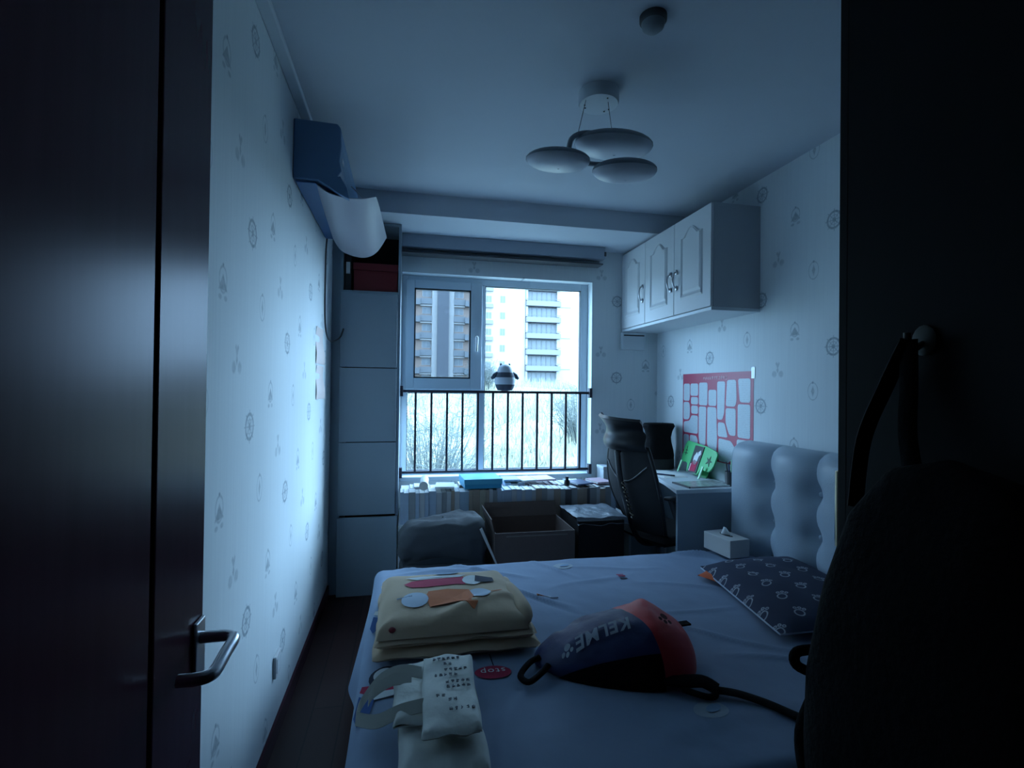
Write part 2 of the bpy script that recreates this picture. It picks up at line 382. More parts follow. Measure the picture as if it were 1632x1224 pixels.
for (q0, q1, r0, r1, yy) in ((g0, g1, h0, h1, YW0 - 0.020), (0.628, 1.437, 0.768, 2.245, YW0 + 0.004), (0.017, 0.572, 0.768, 1.377, YW0 + 0.004)):
    k_ = t if yy < YW0 else 0.004
    gk.box(q0 - .001, q0 + k_, yy, yy + 0.03, r0, r1).box(q1 - k_, q1 + .001, yy, yy + 0.03, r0, r1).box(q0, q1, yy, yy + 0.03, r0 - .001, r0 + k_).box(q0, q1, yy, yy + 0.03, r1 - k_, r1 + .001)
gk.build('gasket', M_gasket, win)
for (q0, q1, r0, r1) in ((g0, g1, h0, h1), (0.628, 1.437, 0.768, 2.245), (0.017, 0.572, 0.768, 1.377)):
    MB().add([(q0, YW0 + 0.03, r0), (q1, YW0 + 0.03, r0), (q1, YW0 + 0.03, r1), (q0, YW0 + 0.03, r1)], [(0, 1, 2, 3)]).build('pane', M_glass, win)
MB().add([(g0 - .04, YW1 + 0.006, h0 - .04), (g1 + .04, YW1 + 0.006, h0 - .04), (g1 + .04, YW1 + 0.006, h1 + .04), (g0 - .04, YW1 + 0.006, h1 + .04)], [(0, 1, 2, 3)]).build('insect_screen', M_screen, win)
hd = MB(); hd.box(0.542, 0.568, YW0 - 0.030, YW0 - 0.022, 1.77, 1.84).tube(bez([(0.555, YW0 - 0.03, 1.825), (0.555, YW0 - 0.06, 1.825), (0.556, YW0 - 0.065, 1.80), (0.553, YW0 - 0.062, 1.71)], 12), 0.009, 8)
hd.build('handle', M_lacq, so, smooth=True)

# door leaf, open along the left wall
dr = struct(bpy.data.objects.new('door_1', None), 'dark plum wooden door standing open at the left', 'door'); C.objects.link(dr)
DX0, DX1, DY0, DY1, DZ = -0.402, -0.362, 0.205, 1.057, 2.22
B(DX0, DX1 - 0.010, DY0, DY1, 0.01, DZ).build('leaf', M_door, dr, bevel=0.002)
for (q0, q1, r0, r1) in ((0.862, DY1, 0.01, DZ), (DY0, 0.40, 0.01, DZ), (0.40, 0.862, 0.01, 0.22), (0.40, 0.862, 2.04, DZ)):
    B(DX1 - 0.010, DX1, q0, q1, r0, r1).build('rail' if r1 - r0 < 1 else 'stile', M_door, dr, bevel=0.003)
for (r0, r1) in ((0.225, 2.035),):
    B(DX1 - 0.012, DX1 - 0.003, 0.406, 0.857, r0 + 0.004, r1 - 0.004).build('panel', M_door, dr, bevel=0.004)
lv = MB()
lv.tube(bez([(DX1, 1.028, 0.963), (-0.335, 1.028, 0.963), (-0.310, 1.027, 0.963), (-0.296, 1.012, 0.963), (-0.296, 0.97, 0.959), (-0.297, 0.930, 0.953), (-0.302, 0.914, 0.951), (-0.320, 0.908, 0.950), (-0.346, 0.908, 0.950)], 40), 0.0105, 10)
lo = lv.build('lever_handle', M_chrome, dr, smooth=True)
B(DX1, DX1 + 0.007, 1.008, 1.051, 0.890, 0.995).build('lock_plate', M_chrome, lo, bevel=0.003)

# ------------------------------------------------------------------ outside
ext = struct(MB().grid(lambda u, v: (-40 + 110 * u, 4.6 + 40 * v ** 1.4,
      -2.6 + 4.0 * min(1, (v ** 1.4) * 40 / 18.0) + 0.25 * noise.noise((u * 40, v * 20, 0)) ), 90, 50).build('ground_slope', mat('dry_earth', (0.30, 0.29, 0.24), 0.95, noise_amt=0.25, noise_scale=0.8), smooth=True),
      'pale dry slope outside the window', 'slope')
struct(MB().add([(-200, 44, 1.2), (300, 44, 1.2), (300, 300, 1.2), (-200, 300, 1.2)], [(0, 1, 2, 3)]).build('ground_far', mat('far_ground', (0.12, 0.13, 0.11), 0.95)), 'ground in front of the far towers', 'ground')
def slope_z(y): return -2.6 + 4.0 * min(1, (y - 4.6) / 18.0)
gr = MB(); rg = random.Random(3)
for i in range(15000):
    y = 6 + 20 * rg.random(); x = -2 + y * (-0.10 + 0.62 * rg.random()); z = slope_z(y) - 0.1
    hh = 0.25 + 0.5 * rg.random(); a = rg.random() * PI; wdt = 0.012 + 0.02 * rg.random(); lx, ly = rg.gauss(0, .15), rg.gauss(0, .15)
    dx, dy = math.cos(a) * wdt, math.sin(a) * wdt
    gr.add([(x - dx, y - dy, z), (x + dx, y + dy, z), (x + lx, y + ly, z + hh)], [(0, 1, 2)])
go = gr.build('dry_grass', mat('straw_grass', (0.26, 0.25, 0.18), 0.95, noise_amt=0.5, noise_scale=3))
tag(go, 'pale dry grass covering the slope outside the window', 'grass', kind='stuff')
M_twig = mat('grey_green_twigs', (0.09, 0.10, 0.09), 0.95)
for (x, y, hh, lab) in ((0.6, 11.0, 2.6, 'bare grey shrub outside behind the left end of the railing'), (5.3, 15.0, 2.0, 'bare grey shrub outside behind the right half of the railing'),
                   (3.3, 22.0, 1.5, 'small bare shrub on the slope top outside behind the plush panda')):
    sh = MB()
    for i in range(150):
        a = rg.random() * 2 * PI; r = hh * (0.15 + 0.4 * rg.random()); zt = hh * (0.35 + 0.65 * rg.random())
        p0 = Vector((0.1 * math.cos(a), 0.1 * math.sin(a), 0)); p2 = Vector((r * math.cos(a), r * math.sin(a), zt)); p1 = (p0 + p2) / 2 + Vector((rg.gauss(0, .1), rg.gauss(0, .1), .15))
        sh.tube([p0, p1, p2], [0.014, 0.009, 0.004], 3)
        for k in range(5):
            q = p1.lerp(p2, rg.random()); e = q + Vector((rg.gauss(0, .22), rg.gauss(0, .22), .2 * rg.random())); sh.tube([q, e], [0.006, 0.003], 3)
    o = sh.build('bare_shrub', M_twig); o.location = (x, y, slope_z(y) - 0.1); tag(o, lab, 'shrub', 'shrubs on the slope')

M_tan = mat('tan_render', (0.22, 0.15, 0.115), 0.9); M_off = mat('offwhite_render', (0.25, 0.23, 0.21), 0.9)
M_gry = mat('grey_render', (0.075, 0.075, 0.08), 0.9); M_bglass = mat('dim_window_glass', (0.15, 0.155, 0.155), 0.5, spec=0.1); M_wframe = mat('white_window_frame', (0.26, 0.25, 0.24), 0.6)
M_bal = mat('grey_balcony', (0.115, 0.115, 0.115), 0.7); M_pale = mat('pale_balcony', (0.16, 0.15, 0.16), 0.7)
ST = 2.95; Z0 = 14.0
LEV = [Z0 + ST * k for k in range(-5, 5)]
def tower(name, label, x0, x1, y, z1, m):
    t_ = thing(name, label, 'building', ((x0 + x1) / 2, y, 1.2))
    o = B(x0, x1, y, y + 14, 1.2, z1).build('wall', m, None); o.parent = t_; o.matrix_parent_inverse = Matrix.Translation((-(x0 + x1) / 2, -y, -1.2))
    return t_
def part(t_, mb, name, m, sub=None, **k):
    o = mb.build(name, m, None, **k)
    if sub: o.parent = sub
    else:
        o.parent = t_; o.matrix_parent_inverse = Matrix.Translation(-Vector(t_.location))
    return o
def bwin(t_, x0, x1, y, z0, z1):
    o = part(t_, B(x0, x1, y - 0.06, y + 0.02, z0, z1), 'window', M_wframe)
    B(x0 + 0.08, (x0 + x1) / 2 - 0.04, y - 0.09, y - 0.05, z0 + 0.08, z1 - 0.08).build('pane', M_bglass, o)
    B((x0 + x1) / 2 + 0.04, x1 - 0.08, y - 0.09, y - 0.05, z0 + 0.08, z1 - 0.08).build('pane', M_bglass, o)
tA = tower('apartment_tower', 'tan apartment tower with grey pier and balconies seen through the left sash', -45.0, 13.2, 90, 64, M_tan)  # far left stretch of wall is unseen, added to block sky light
part(tA, B(5.35, 7.3, 89.0, 90.2, 1.2, 64), 'grey_pier', M_gry); part(tA, B(4.4, 5.35, 89.4, 90.2, 1.2, 64), 'white_pier', M_off)
part(tA, B(7.3, 8.2, 89.4, 90.2, 1.2, 64), 'white_pier', M_off)
for z in LEV:
    for (x0, x1, b0, b1, e0, e1) in ((2.75, 4.3, 2.4, 4.4, 0.2, 2.4), (8.3, 9.9, 8.2, 10.1, 10.1, 12.9)):
        bwin(tA, x0, x1, 90, z + 0.15, z + 1.35)
        part(tA, B(b0, b1, 89.3, 90.1, z - 1.15, z - 0.15), 'balcony', M_bal); part(tA, B(e0, e1, 88.9, 90.1, z - 1.35, z - 0.35), 'balcony', M_bal)
        part(tA, B(b0, b1, 89.5, 90.1, z + 1.45, z + 1.75), 'ledge', M_off)
tB = tower('apartment_tower', 'white apartment tower with small windows seen right of the window mullion', 13.2, 21.3, 91, 64, mat('white_render', (0.34, 0.32, 0.30), 0.9))
for z in LEV:
    bwin(tB, 14.0, 15.1, 91, z - 0.1, z + 1.1); bwin(tB, 16.6, 17.6, 91, z - 0.1, z + 1.2)
    part(tB, B(13.7, 15.3, 90.5, 91.1, z - 1.1, z - 0.4), 'balcony', M_pale)
tC = tower('apartment_tower', 'tower of stacked grey balconies seen through the right pane', 21.3, 27.9, 92, 64, mat('grey_shade_render', (0.16, 0.165, 0.17), 0.9))
for z in LEV:
    part(tC, B(21.35, 27.85, 90.2, 92.1, z - 0.45, z + 0.45), 'balcony', M_pale); gz_ = part(tC, B(21.7, 27.2, 91.2, 91.4, z + 0.45, z + 2.2), 'glazing', M_bglass)
    for q in range(1, 6): B(21.7 + q * 0.917 - .05, 21.7 + q * 0.917 + .05, 91.1, 91.2, z + 0.45, z + 2.2).build('glazing_bar', M_bal, gz_)
    part(tC, B(21.35, 27.85, 90.15, 90.25, z + 0.75, z + 0.82), 'railing', M_bal)
    part(tC, B(21.35, 21.7, 90.6, 92.1, z + 0.6, z + 2.4), 'side_screen', M_wframe); part(tC, B(27.2, 27.8, 90.6, 92.1, z + 0.6, z + 2.4), 'side_screen', M_wframe)
tD = tower('apartment_tower', 'plain pale tower wall at the right edge of the right pane', 27.9, 31.0, 94, 64, mat('plain_white_render', (0.40, 0.38, 0.36), 0.9))
for z in LEV[::2]: part(tD, B(28.0, 31.0, 93.9, 94.05, z, z + 0.12), 'ledge', M_off)

# ------------------------------------------------------------------ window railing, curtain rail, plush panda
rl = thing('window_railing', 'dark iron safety railing across the lower window', 'railing', (0.74, 3.985, 0.78))
def rp(mb, name, m, **k): return part(rl, mb, name, m, **k)
rp(B(-0.03, 1.475, 3.975, 3.999, 1.381, 1.401), 'top_bar', M_iron)
rp(B(-0.03, 1.475, 3.975, 3.999, 0.765, 0.782), 'bottom_bar', M_iron)
for k in range(12):
    x = 0.082 + k * (1.398 - 0.082) / 11
    rp(B(x - 0.008, x + 0.008, 3.979, 3.995, 0.782, 1.381), 'bar', M_iron)
for z in (1.391, 0.774):
    for x0, x1 in ((-0.034, -0.012), (1.47, 1.494)):
        rp(B(x0, x1, 3.955, 4.0, z - 0.04, z + 0.04), 'bracket', M_iron, bevel=0.003)
cr = thing('curtain_rail', 'double grey curtain rail under the ceiling beam', 'curtain rail', (0.76, 3.9, 2.42))
part(cr, B(-0.034, 1.555, 3.86, 3.93, 2.462, 2.558), 'front_rail', mat('grey_rail', (0.30, 0.34, 0.40), 0.5), bevel=0.004)
part(cr, B(-0.034, 1.535, 3.935, 3.985, 2.425, 2.558), 'rear_rail', MATS['grey_rail'], bevel=0.004)
part(cr, B(-0.034, 1.54, 3.868, 3.985, 2.418, 2.427), 'glider_track', M_dgrey)
part(cr, B(1.545, 1.562, 3.855, 3.96, 2.485, 2.52), 'end_cap', M_dgrey, bevel=0.003)

pn = thing('plush_panda', 'round plush panda sitting on the window railing', 'plush toy', (0.775, 3.99, 1.401))
prof = [(0.02, 0.0), (0.058, 0.004), (0.070, 0.025), (0.078, 0.05)]
MB().lathe(prof, 24).build('hips', M_pandab, pn, smooth=True)
MB().lathe([(0.078, 0.05), (0.083, 0.072), (0.084, 0.09), (0.080, 0.105)], 24).build('belly', M_pandaw, pn, smooth=True)
MB().lathe([(0.080, 0.105), (0.073, 0.125), (0.064, 0.145)], 24).build('shoulder_band', M_pandab, pn, smooth=True)
MB().lathe([(0.064, 0.145), (0.060, 0.165), (0.050, 0.19), (0.030, 0.206), (0.004, 0.211)], 24).build('head', M_pandaw, pn, smooth=True)
for sgn in (-1, 1):
    MB().tube([(sgn * 0.055, 0, 0.135), (sgn * 0.085, 0, 0.118), (sgn * 0.108, 0, 0.095)], [0.022, 0.02, 0.010], 8).build('arm', M_pandab, pn, smooth=True)
    MB().ellipsoid((sgn * 0.034, 0, 0.207), (0.009, 0.007, 0.011), 8, 6).build('ear', M_pandab, pn, smooth=True)

# ------------------------------------------------------------------ tall white cabinet in the left corner
tc = thing('tall_cabinet', 'tall narrow white cabinet with three plain doors in the corner', 'cabinet', (-0.24, 3.83, 0))
CX0, CX1, CY0, CY1 = -0.440, -0.036, 3.66, 3.995
def cp(mb, name, m, **k): return part(tc, mb, name, m, **k)
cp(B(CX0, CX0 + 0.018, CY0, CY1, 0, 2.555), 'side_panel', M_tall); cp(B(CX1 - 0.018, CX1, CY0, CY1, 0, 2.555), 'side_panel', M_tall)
cp(B(CX0 + .018, CX1 - .018, CY0, CY1, 2.537, 2.555), 'top_panel', M_tall); cp(B(CX0 + .018, CX1 - .018, CY1 - 0.01, CY1, 0.06, 2.537), 'back_panel', M_dark)  # back panel dark brown: shade inside the open shelf put into its colour
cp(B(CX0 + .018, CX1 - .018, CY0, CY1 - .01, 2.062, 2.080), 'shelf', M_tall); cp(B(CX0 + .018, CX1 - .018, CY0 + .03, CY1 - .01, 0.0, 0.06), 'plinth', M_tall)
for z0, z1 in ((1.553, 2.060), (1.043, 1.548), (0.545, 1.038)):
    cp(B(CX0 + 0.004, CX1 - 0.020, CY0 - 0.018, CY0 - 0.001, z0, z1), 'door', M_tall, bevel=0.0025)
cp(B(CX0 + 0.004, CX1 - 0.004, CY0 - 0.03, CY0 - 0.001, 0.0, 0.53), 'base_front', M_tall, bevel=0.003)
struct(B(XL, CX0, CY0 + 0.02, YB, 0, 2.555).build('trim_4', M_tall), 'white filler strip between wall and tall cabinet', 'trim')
rb = thing('red_box', 'dark red box on the open top shelf of the tall cabinet', 'box', (-0.20, 3.83, 2.080))
B(-0.157, 0.14, -0.13, 0.13, 0, 0.15).build('body', M_red, rb, bevel=0.004); B(-0.162, 0.145, -0.135, 0.135, 0.15, 0.20).build('lid', M_red, rb, bevel=0.004)
fb = thing('file_box', 'black file box beside the red box on the tall cabinet shelf', 'box', (-0.385, 3.83, 2.080))
B(-0.03, 0.012, -0.13, 0.13, 0, 0.30).build('body', M_black, fb, bevel=0.003); B(-0.022, 0.004, -0.134, -0.13, 0.12, 0.2).build('spine_label', M_paper, fb)

# ------------------------------------------------------------------ air conditioner with wind deflector
ac = thing('air_conditioner', 'dark blue wall air conditioner high on the left wall, seen from its end', 'air conditioner', (XL, 2.87, 2.33))
AY0, AY1 = 2.40, 3.33
prof = [(XL, 2.60), (XL + 0.185, 2.595), (XL + 0.200, 2.575), (XL + 0.203, 2.50), (XL + 0.196, 2.43), (XL + 0.205, 2.385), (XL + 0.180, 2.345), (XL + 0.10, 2.335), (XL, 2.335)]
part(ac, MB().prism(prof, 'xz', AY0, AY1), 'housing', M_acw, bevel=0.006)
part(ac, MB().prism([(XL + 0.01, 2.333), (XL + 0.095, 2.333), (XL + 0.095, 2.325), (XL + 0.01, 2.325)], 'xz', AY0 + 0.02, AY1 - 0.02), 'air_outlet', M_acb)
part(ac, MB().prism([(XL + 0.105, 2.334), (XL + 0.195, 2.337), (XL + 0.205, 2.318), (XL + 0.18, 2.312), (XL + 0.13, 2.318)], 'xz', AY0 + 0.035, AY1 - 0.03), 'louver', M_acw, bevel=0.002)
part(ac, MB().prism([(XL + 0.105, 2.336), (XL + 0.200, 2.36), (XL + 0.228, 2.31), (XL + 0.238, 2.262), (XL + 0.222, 2.268), (XL + 0.19, 2.285), (XL + 0.15, 2.31)], 'xz', AY0, AY0 + 0.032), 'end_flap', M_acw, bevel=0.002)
part(ac, MB().prism([(XL + 0.2045, 2.45), (XL + 0.2065, 2.45), (XL + 0.2065, 2.43), (XL + 0.2045, 2.43)], 'xz', AY0 + 0.02, AY0 + 0.07), 'badge', M_chrome)
# a clear-white curved wind deflector hung under the outlet
df = thing('wind_deflector', 'curved white plastic wind deflector hanging under the air conditioner', 'deflector', (-0.28, 2.95, 2.2))
sec_n = [(p.x, p.z) for p in bez([(-0.401, 0, 2.330), (-0.345, 0, 2.292), (-0.272, 0, 2.276), (-0.20, 0, 2.280), (-0.142, 0, 2.298)], 48)]
sec_f = [(p.x, p.z) for p in bez([(-0.442, 0, 2.330), (-0.389, 0, 2.259), (-0.275, 0, 2.230), (-0.19, 0, 2.262), (-0.126, 0, 2.356)], 48)]
def dfl(u, v):
    a = sec_n[round(u * (len(sec_n) - 1))]; b = sec_f[round(u * (len(sec_f) - 1))]; k = v ** 0.8
    return (a[0] + (b[0] - a[0]) * k, 2.44 + 0.86 * v + 0.05 * math.sin(PI * u) * (v - .3), a[1] + (b[1] - a[1]) * k)
part(df, MB().grid(dfl, 28, 20), 'shield', M_defl, smooth=True, solid=0.003)
for y in (2.62, 3.15):
    part(df, MB().tube([(-0.27, y, 2.40), (-0.20, y, 2.34), (-0.160, y, 2.305)], 0.0035, 6), 'support_rod', M_lacq, smooth=True)
cd = MB().tube(bez([(-0.478, 3.32, 2.36), (-0.487, 3.33, 2.25), (-0.486, 3.315, 2.10), (-0.486, 3.31, 1.92), (-0.484, 3.34, 1.78), (-0.475, 3.42, 1.715), (-0.455, 3.50, 1.715), (-0.425, 3.58, 1.75), (-0.412, 3.63, 1.81)], 48), 0.0055, 6).build('power_cord', M_dgrey, smooth=True)
tag(cd, 'grey power cord hanging from the air conditioner down the left wall', 'cord')
ct = B(XL, XL + 0.045, 1.0, 2.86, 2.672, H - .001).build('cable_trunking', M_white, bevel=0.004); tag(ct, 'white cable trunking along the left ceiling edge', 'trunking')

# papers and socket on the left wall
pg_ = thing('wall_paper_sheet', 'yellowed paper sheets taped to the left wall beside the tall cabinet', 'paper', (XL, 3.18, 1.35))
M_tan_p = mat('yellowed_paper', (0.70, 0.58, 0.55), 0.85)
for z0, z1, dy in ((1.55, 1.76, 0.0), (1.345, 1.54, 0.02)):
    part(pg_, MB().grid(lambda u, v: (XL + 0.003 + 0.012 * (u ** 3) * (1 - v) + 0.004 * math.sin(v * 7), 3.06 + dy + 0.24 * u, z0 + (z1 - z0) * v), 8, 8), 'sheet', M_tan_p, smooth=True, solid=0.0008)
sk = thing('wall_socket', 'small white socket low on the left wall with a dark side gap', 'socket', (XL, 2.23, 0.30))
B(0, 0.012, -0.043, 0.043, -0.043, 0.043).build('plate', M_lacq, sk, bevel=0.003); B(0.012, 0.0135, -0.028, 0.028, -0.028, 0.028).build('insert', M_lam, sk)

# ------------------------------------------------------------------ wall cabinet with three doors
wc = thing('wall_cabinet', 'white three-door wall cabinet with arched panels and metal handles', 'cabinet', (1.92, 3.36, 1.91))
WC0, WC1 = 2.718, 3.996
def wp(mb, name, m, sub=None, **k): return part(wc, mb, name, m, **k)
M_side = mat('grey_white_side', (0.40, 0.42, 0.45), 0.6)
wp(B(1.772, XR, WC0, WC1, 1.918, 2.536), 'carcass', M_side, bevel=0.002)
wp(B(1.760, XR, WC0 + .0, WC1, 1.898, 1.918), 'bottom_board', M_lam, bevel=0.002)
dw = (WC1 - WC0) / 3
def arch_poly(y0, y1, z0, z1, rise, n=14):
    pts = [(y0, z0), (y1, z0), (y1, z1 - rise)]
    for k in range(1, n):
        t_ = k / n; y = y1 + (y0 - y1) * t_
        sh_ = max(0.0, 1 - abs(t_ - .5) / .34); pts.append((y, z1 - rise + rise * (math.sin(sh_ * PI / 2) ** 1.0 if sh_ > 0 else 0)))
    pts.append((y0, z1 - rise)); return pts
def inset(poly, d):
    cy = sum(p[0] for p in poly) / len(poly); cz = sum(p[1] for p in poly) / len(poly)
    y0 = min(p[0] for p in poly); y1 = max(p[0] for p in poly); z0 = min(p[1] for p in poly); z1 = max(p[1] for p in poly)
    return [(cy + (p[0] - cy) * (1 - 2 * d / (y1 - y0)), cz + (p[1] - cz) * (1 - 2 * d / (z1 - z0))) for p in poly]
for k in range(3):
    y0, y1 = WC0 + k * dw + 0.002, WC0 + (k + 1) * dw - 0.002
    dobj = wp(B(1.7555, 1.7720, y0, y1, 1.922, 2.534), 'door', M_lacq, bevel=0.003)
    ap = arch_poly(y0 + 0.085, y1 - 0.085, 2.005, 2.46, 0.055)
    ring_o, ring_m, ring_i = ap, inset(ap, 0.010), inset(ap, 0.022)
    mb = MB(); n = len(ap)
    vs = [(1.7555, p[0], p[1]) for p in ring_o] + [(1.7475, p[0], p[1]) for p in ring_m] + [(1.7556, p[0], p[1]) for p in ring_i]
    fs = [(j * n + i, j * n + (i + 1) % n, (j + 1) * n + (i + 1) % n, (j + 1) * n + i) for j in range(2) for i in range(n)]
    o = mb.add(vs, fs).build('arched_moulding', M_lacq, dobj)
    ai = inset(ap, 0.034)
    MB().add([(1.7555, p[0], p[1]) for p in inset(ap, 0.026)] + [(1.7505, p[0], p[1]) for p in ai],
             [(i, (i + 1) % n, (i + 1) % n + n, i + n) for i in range(n)] + [tuple(range(n, 2 * n))]).build('raised_panel', M_lacq, dobj)
    hy = (y1 - 0.035) if k == 0 else (y0 + 0.035)
    hm = MB().tube(bez([(1.7555, hy, 2.20), (1.735, hy, 2.195), (1.727, hy + 0.004, 2.15), (1.735, hy, 2.105), (1.7555, hy, 2.10)], 24), 0.0055, 8)
    hm.ellipsoid((1.750, hy, 2.203), (0.006, 0.013, 0.018), 8, 6).ellipsoid((1.750, hy, 2.097), (0.006, 0.013, 0.018), 8, 6)
    hm.build('handle', M_chrome, dobj, smooth=True)

# small box on the wall under the cabinet's far end
sb = thing('corner_box', 'small pale box fixed below the far end of the wall cabinet', 'box', (1.86, 3.99, 1.78))
B(-0.11, 0.09, -0.04, 0.008, -0.03, 0.115).build('casing', M_lam, sb, bevel=0.004); B(-0.10, 0.08, -0.044, -0.04, 0.085, 0.095).build('slot', M_gasket, sb)

# ------------------------------------------------------------------ ceiling lamp and sensor
lp = thing('ceiling_lamp', 'white ceiling lamp with three pebble-shaped shades', 'ceiling lamp', (0.80, 2.08, H))
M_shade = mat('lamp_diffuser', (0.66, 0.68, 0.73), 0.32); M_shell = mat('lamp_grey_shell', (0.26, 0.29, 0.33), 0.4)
def lpp(mb, name, m, sub=None, **k): return part(lp, mb, name, m, **k)
lpp(MB().lathe([(0.086, 2.699), (0.086, 2.652), (0.082, 2.645), (0.0, 2.645)][:3] + [(0.001, 2.645)], 28, (0.80, 2.08)), 'canopy', M_white, smooth=True)
for a in (0.4, 0.8, 2.5, 2.9, 5.0):
    lpp(MB().ellipsoid((0.80 + 0.06 * math.cos(a), 2.08 + 0.06 * math.sin(a), 2.644), (0.004, 0.004, 0.003), 6, 4), 'canopy_screw', M_black)
PEB = [((0.598, 2.00, 2.350), (0.133, 0.085, 0.036), 0.02), ((0.868, 2.07, 2.474), (0.174, 0.105, 0.045), 0.02), ((0.866, 1.95, 2.312), (0.137, 0.080, 0.040), 0.07)]
for c, r, tilt in PEB:
    Rm = Matrix.Translation(c) @ Matrix.Rotation(-tilt, 4, 'Y')
    def pebble(lo, hi, n=28, m=8, sc=1.0):
        mb = MB(); rings = []
        for j in range(m + 1):
            ph = lo + (hi - lo) * j / m
            rings.append([(r[0] * sc * math.cos(ph) ** 0.75 * math.cos(2 * PI * k / n), r[1] * sc * math.cos(ph) ** 0.75 * math.sin(2 * PI * k / n), r[2] * math.sin(ph)) for k in range(n)])
        vs = [p for q in rings for p in q]
        fs = [(j * n + k, j * n + (k + 1) % n, (j + 1) * n + (k + 1) % n, (j + 1) * n + k) for j in range(m) for k in range(n)]
        return mb.add(vs, fs).rot(Rm)
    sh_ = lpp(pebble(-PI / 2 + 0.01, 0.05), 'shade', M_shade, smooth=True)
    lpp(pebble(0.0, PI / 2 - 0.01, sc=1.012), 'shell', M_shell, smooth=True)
lpp(MB().tube(bez([(0.645, 2.005, 2.375), (0.648, 2.01, 2.42), (0.672, 2.03, 2.468), (0.74, 2.05, 2.502), (0.86, 2.07, 2.510)], 24), 0.011, 8), 'arm', M_shell, smooth=True)
lpp(MB().tube(bez([(0.655, 2.01, 2.385), (0.69, 2.02, 2.362), (0.76, 2.0, 2.350), (0.86, 1.96, 2.343)], 18), 0.010, 8), 'arm', M_shell, smooth=True)
for p, q in (((0.735, 2.06, 2.648), (0.69, 2.035, 2.475)), ((0.83, 2.05, 2.648), (0.86, 2.07, 2.515))):
    lpp(MB().tube([p, q], 0.0013, 5), 'suspension_wire', M_dgrey)
sd = thing('ceiling_sensor', 'small round dark-rimmed sensor on the ceiling near the camera', 'sensor', (0.815, 1.615, H))
MB().lathe([(0.046, -0.001), (0.046, -0.018), (0.040, -0.024)], 24).build('base', mat('sensor_grey', (0.06, 0.065, 0.07), 0.6), sd, smooth=True)
MB().lathe([(0.040, -0.024), (0.036, -0.04), (0.022, -0.052), (0.002, -0.055)], 24).build('dome', mat('sensor_dome', (0.20, 0.23, 0.25), 0.5), sd, smooth=True)

# ------------------------------------------------------------------ poster
ps = thing('wall_poster', 'crimson study poster with pale rounded text panels on the right wall', 'poster', (XR, 3.18, 1.05))
PY0, PY1, PZ0, PZ1 = 2.768, 3.580, 0.94, 1.545
part(ps, B(XR - 0.0015, XR - 0.0002, PY0, PY1, PZ0, PZ1), 'sheet', M_poster)
# panel outlines in poster fractions (u from the window side to the bed side, v from the top)
cells = [[(.015, .12), (.12, .12), (.12, .29), (.11, .335), (.015, .335)], [(.13, .12), (.255, .12), (.255, .27), (.13, .27)], [(.27, .11), (.40, .11), (.40, .38), (.27, .38)],
         [(.415, .195), (.53, .195), (.53, .38), (.415, .38)], [(.54, .10), (.65, .10), (.64, .45), (.615, .53), (.545, .53)], [(.675, .085), (.79, .085), (.80, .31), (.78, .375), (.66, .375)],
         [(.815, .075), (.965, .075), (.965, .325), (.84, .325)], [(.015, .35), (.11, .35), (.125, .42), (.12, .54), (.09, .57), (.015, .57)], [(.14, .285), (.255, .285), (.255, .375), (.14, .375)],
         [(.145, .39), (.255, .39), (.255, .49), (.145, .49)], [(.02, .60), (.12, .58), (.15, .51), (.255, .51), (.255, .73), (.02, .73)], [(.27, .395), (.385, .395), (.375, .85), (.285, .85), (.27, .75)],
         [(.40, .395), (.53, .395), (.545, .75), (.535, .92), (.45, .92), (.40, .83)], [(.555, .56), (.645, .56), (.69, .72), (.555, .72)], [(.66, .395), (.79, .395), (.79, .69), (.71, .69), (.66, .56)],
         [(.815, .345), (.965, .345), (.965, .70), (.815, .70)], [(.02, .755), (.11, .755), (.11, .96), (.02, .96)], [(.125, .755), (.23, .755), (.255, .80), (.25, .87), (.125, .88)],
         [(.13, .90), (.255, .88), (.38, .87), (.44, .94), (.53, .95), (.54, .995), (.12, .995)], [(.565, .74), (.73, .75), (.785, .82), (.785, .96), (.72, .97), (.70, .995), (.565, .995)], [(.805, .72), (.965, .72), (.965, .99), (.805, .99)]]
def roundpoly(poly, r, n=3):
    out = []; m = len(poly)
    for i in range(m):
        a, b, c = Vector(poly[i - 1]), Vector(poly[i]), Vector(poly[(i + 1) % m])
        d1 = (a - b); d2 = (c - b); q = min(r, d1.length * .45, d2.length * .45)
        p1 = b + d1.normalized() * q; p2 = b + d2.normalized() * q
        for k in range(n + 1):
            t_ = k / n; out.append(tuple((p1 * (1 - t_) ** 2 + b * 2 * t_ * (1 - t_) + p2 * t_ * t_)))
    return out
for c in cells:
    poly = [(PY1 - u * (PY1 - PY0), PZ1 - v * 0.60) for u, v in c]
    part(ps, MB().prism(roundpoly(poly, 0.018), 'yz', XR - 0.0023, XR - 0.0014), 'text_panel', M_pcell)
def glyphs(n, cw, ch, gap, rnd):
    """illegible character-like strokes, laid left to right from the origin"""
    out = []
    for k in range(n):
        for _ in range(5):
            a, b = rnd.random() * cw * .8, rnd.random() * ch * .8
            if rnd.random() < .5: out.append((k * (cw + gap) + a * .3, b, k * (cw + gap) + cw * (.6 + .4 * rnd.random()), b + ch * .12))
            else: out.append((k * (cw + gap) + a, b * .3, k * (cw + gap) + a + cw * .13, ch * (.6 + .4 * rnd.random())))
    return out
mb = MB(); rg2 = random.Random(11)
for (a, b, c, d) in glyphs(11, 0.020, 0.026, 0.006, rg2): mb.box(XR - 0.0021, XR - 0.0014, PY1 - 0.27 - c, PY1 - 0.27 - a, 1.497 + b, 1.497 + d)
part(ps, mb, 'title_print', mat('faded_pink_print', (0.72, 0.45, 0.48), 0.5))
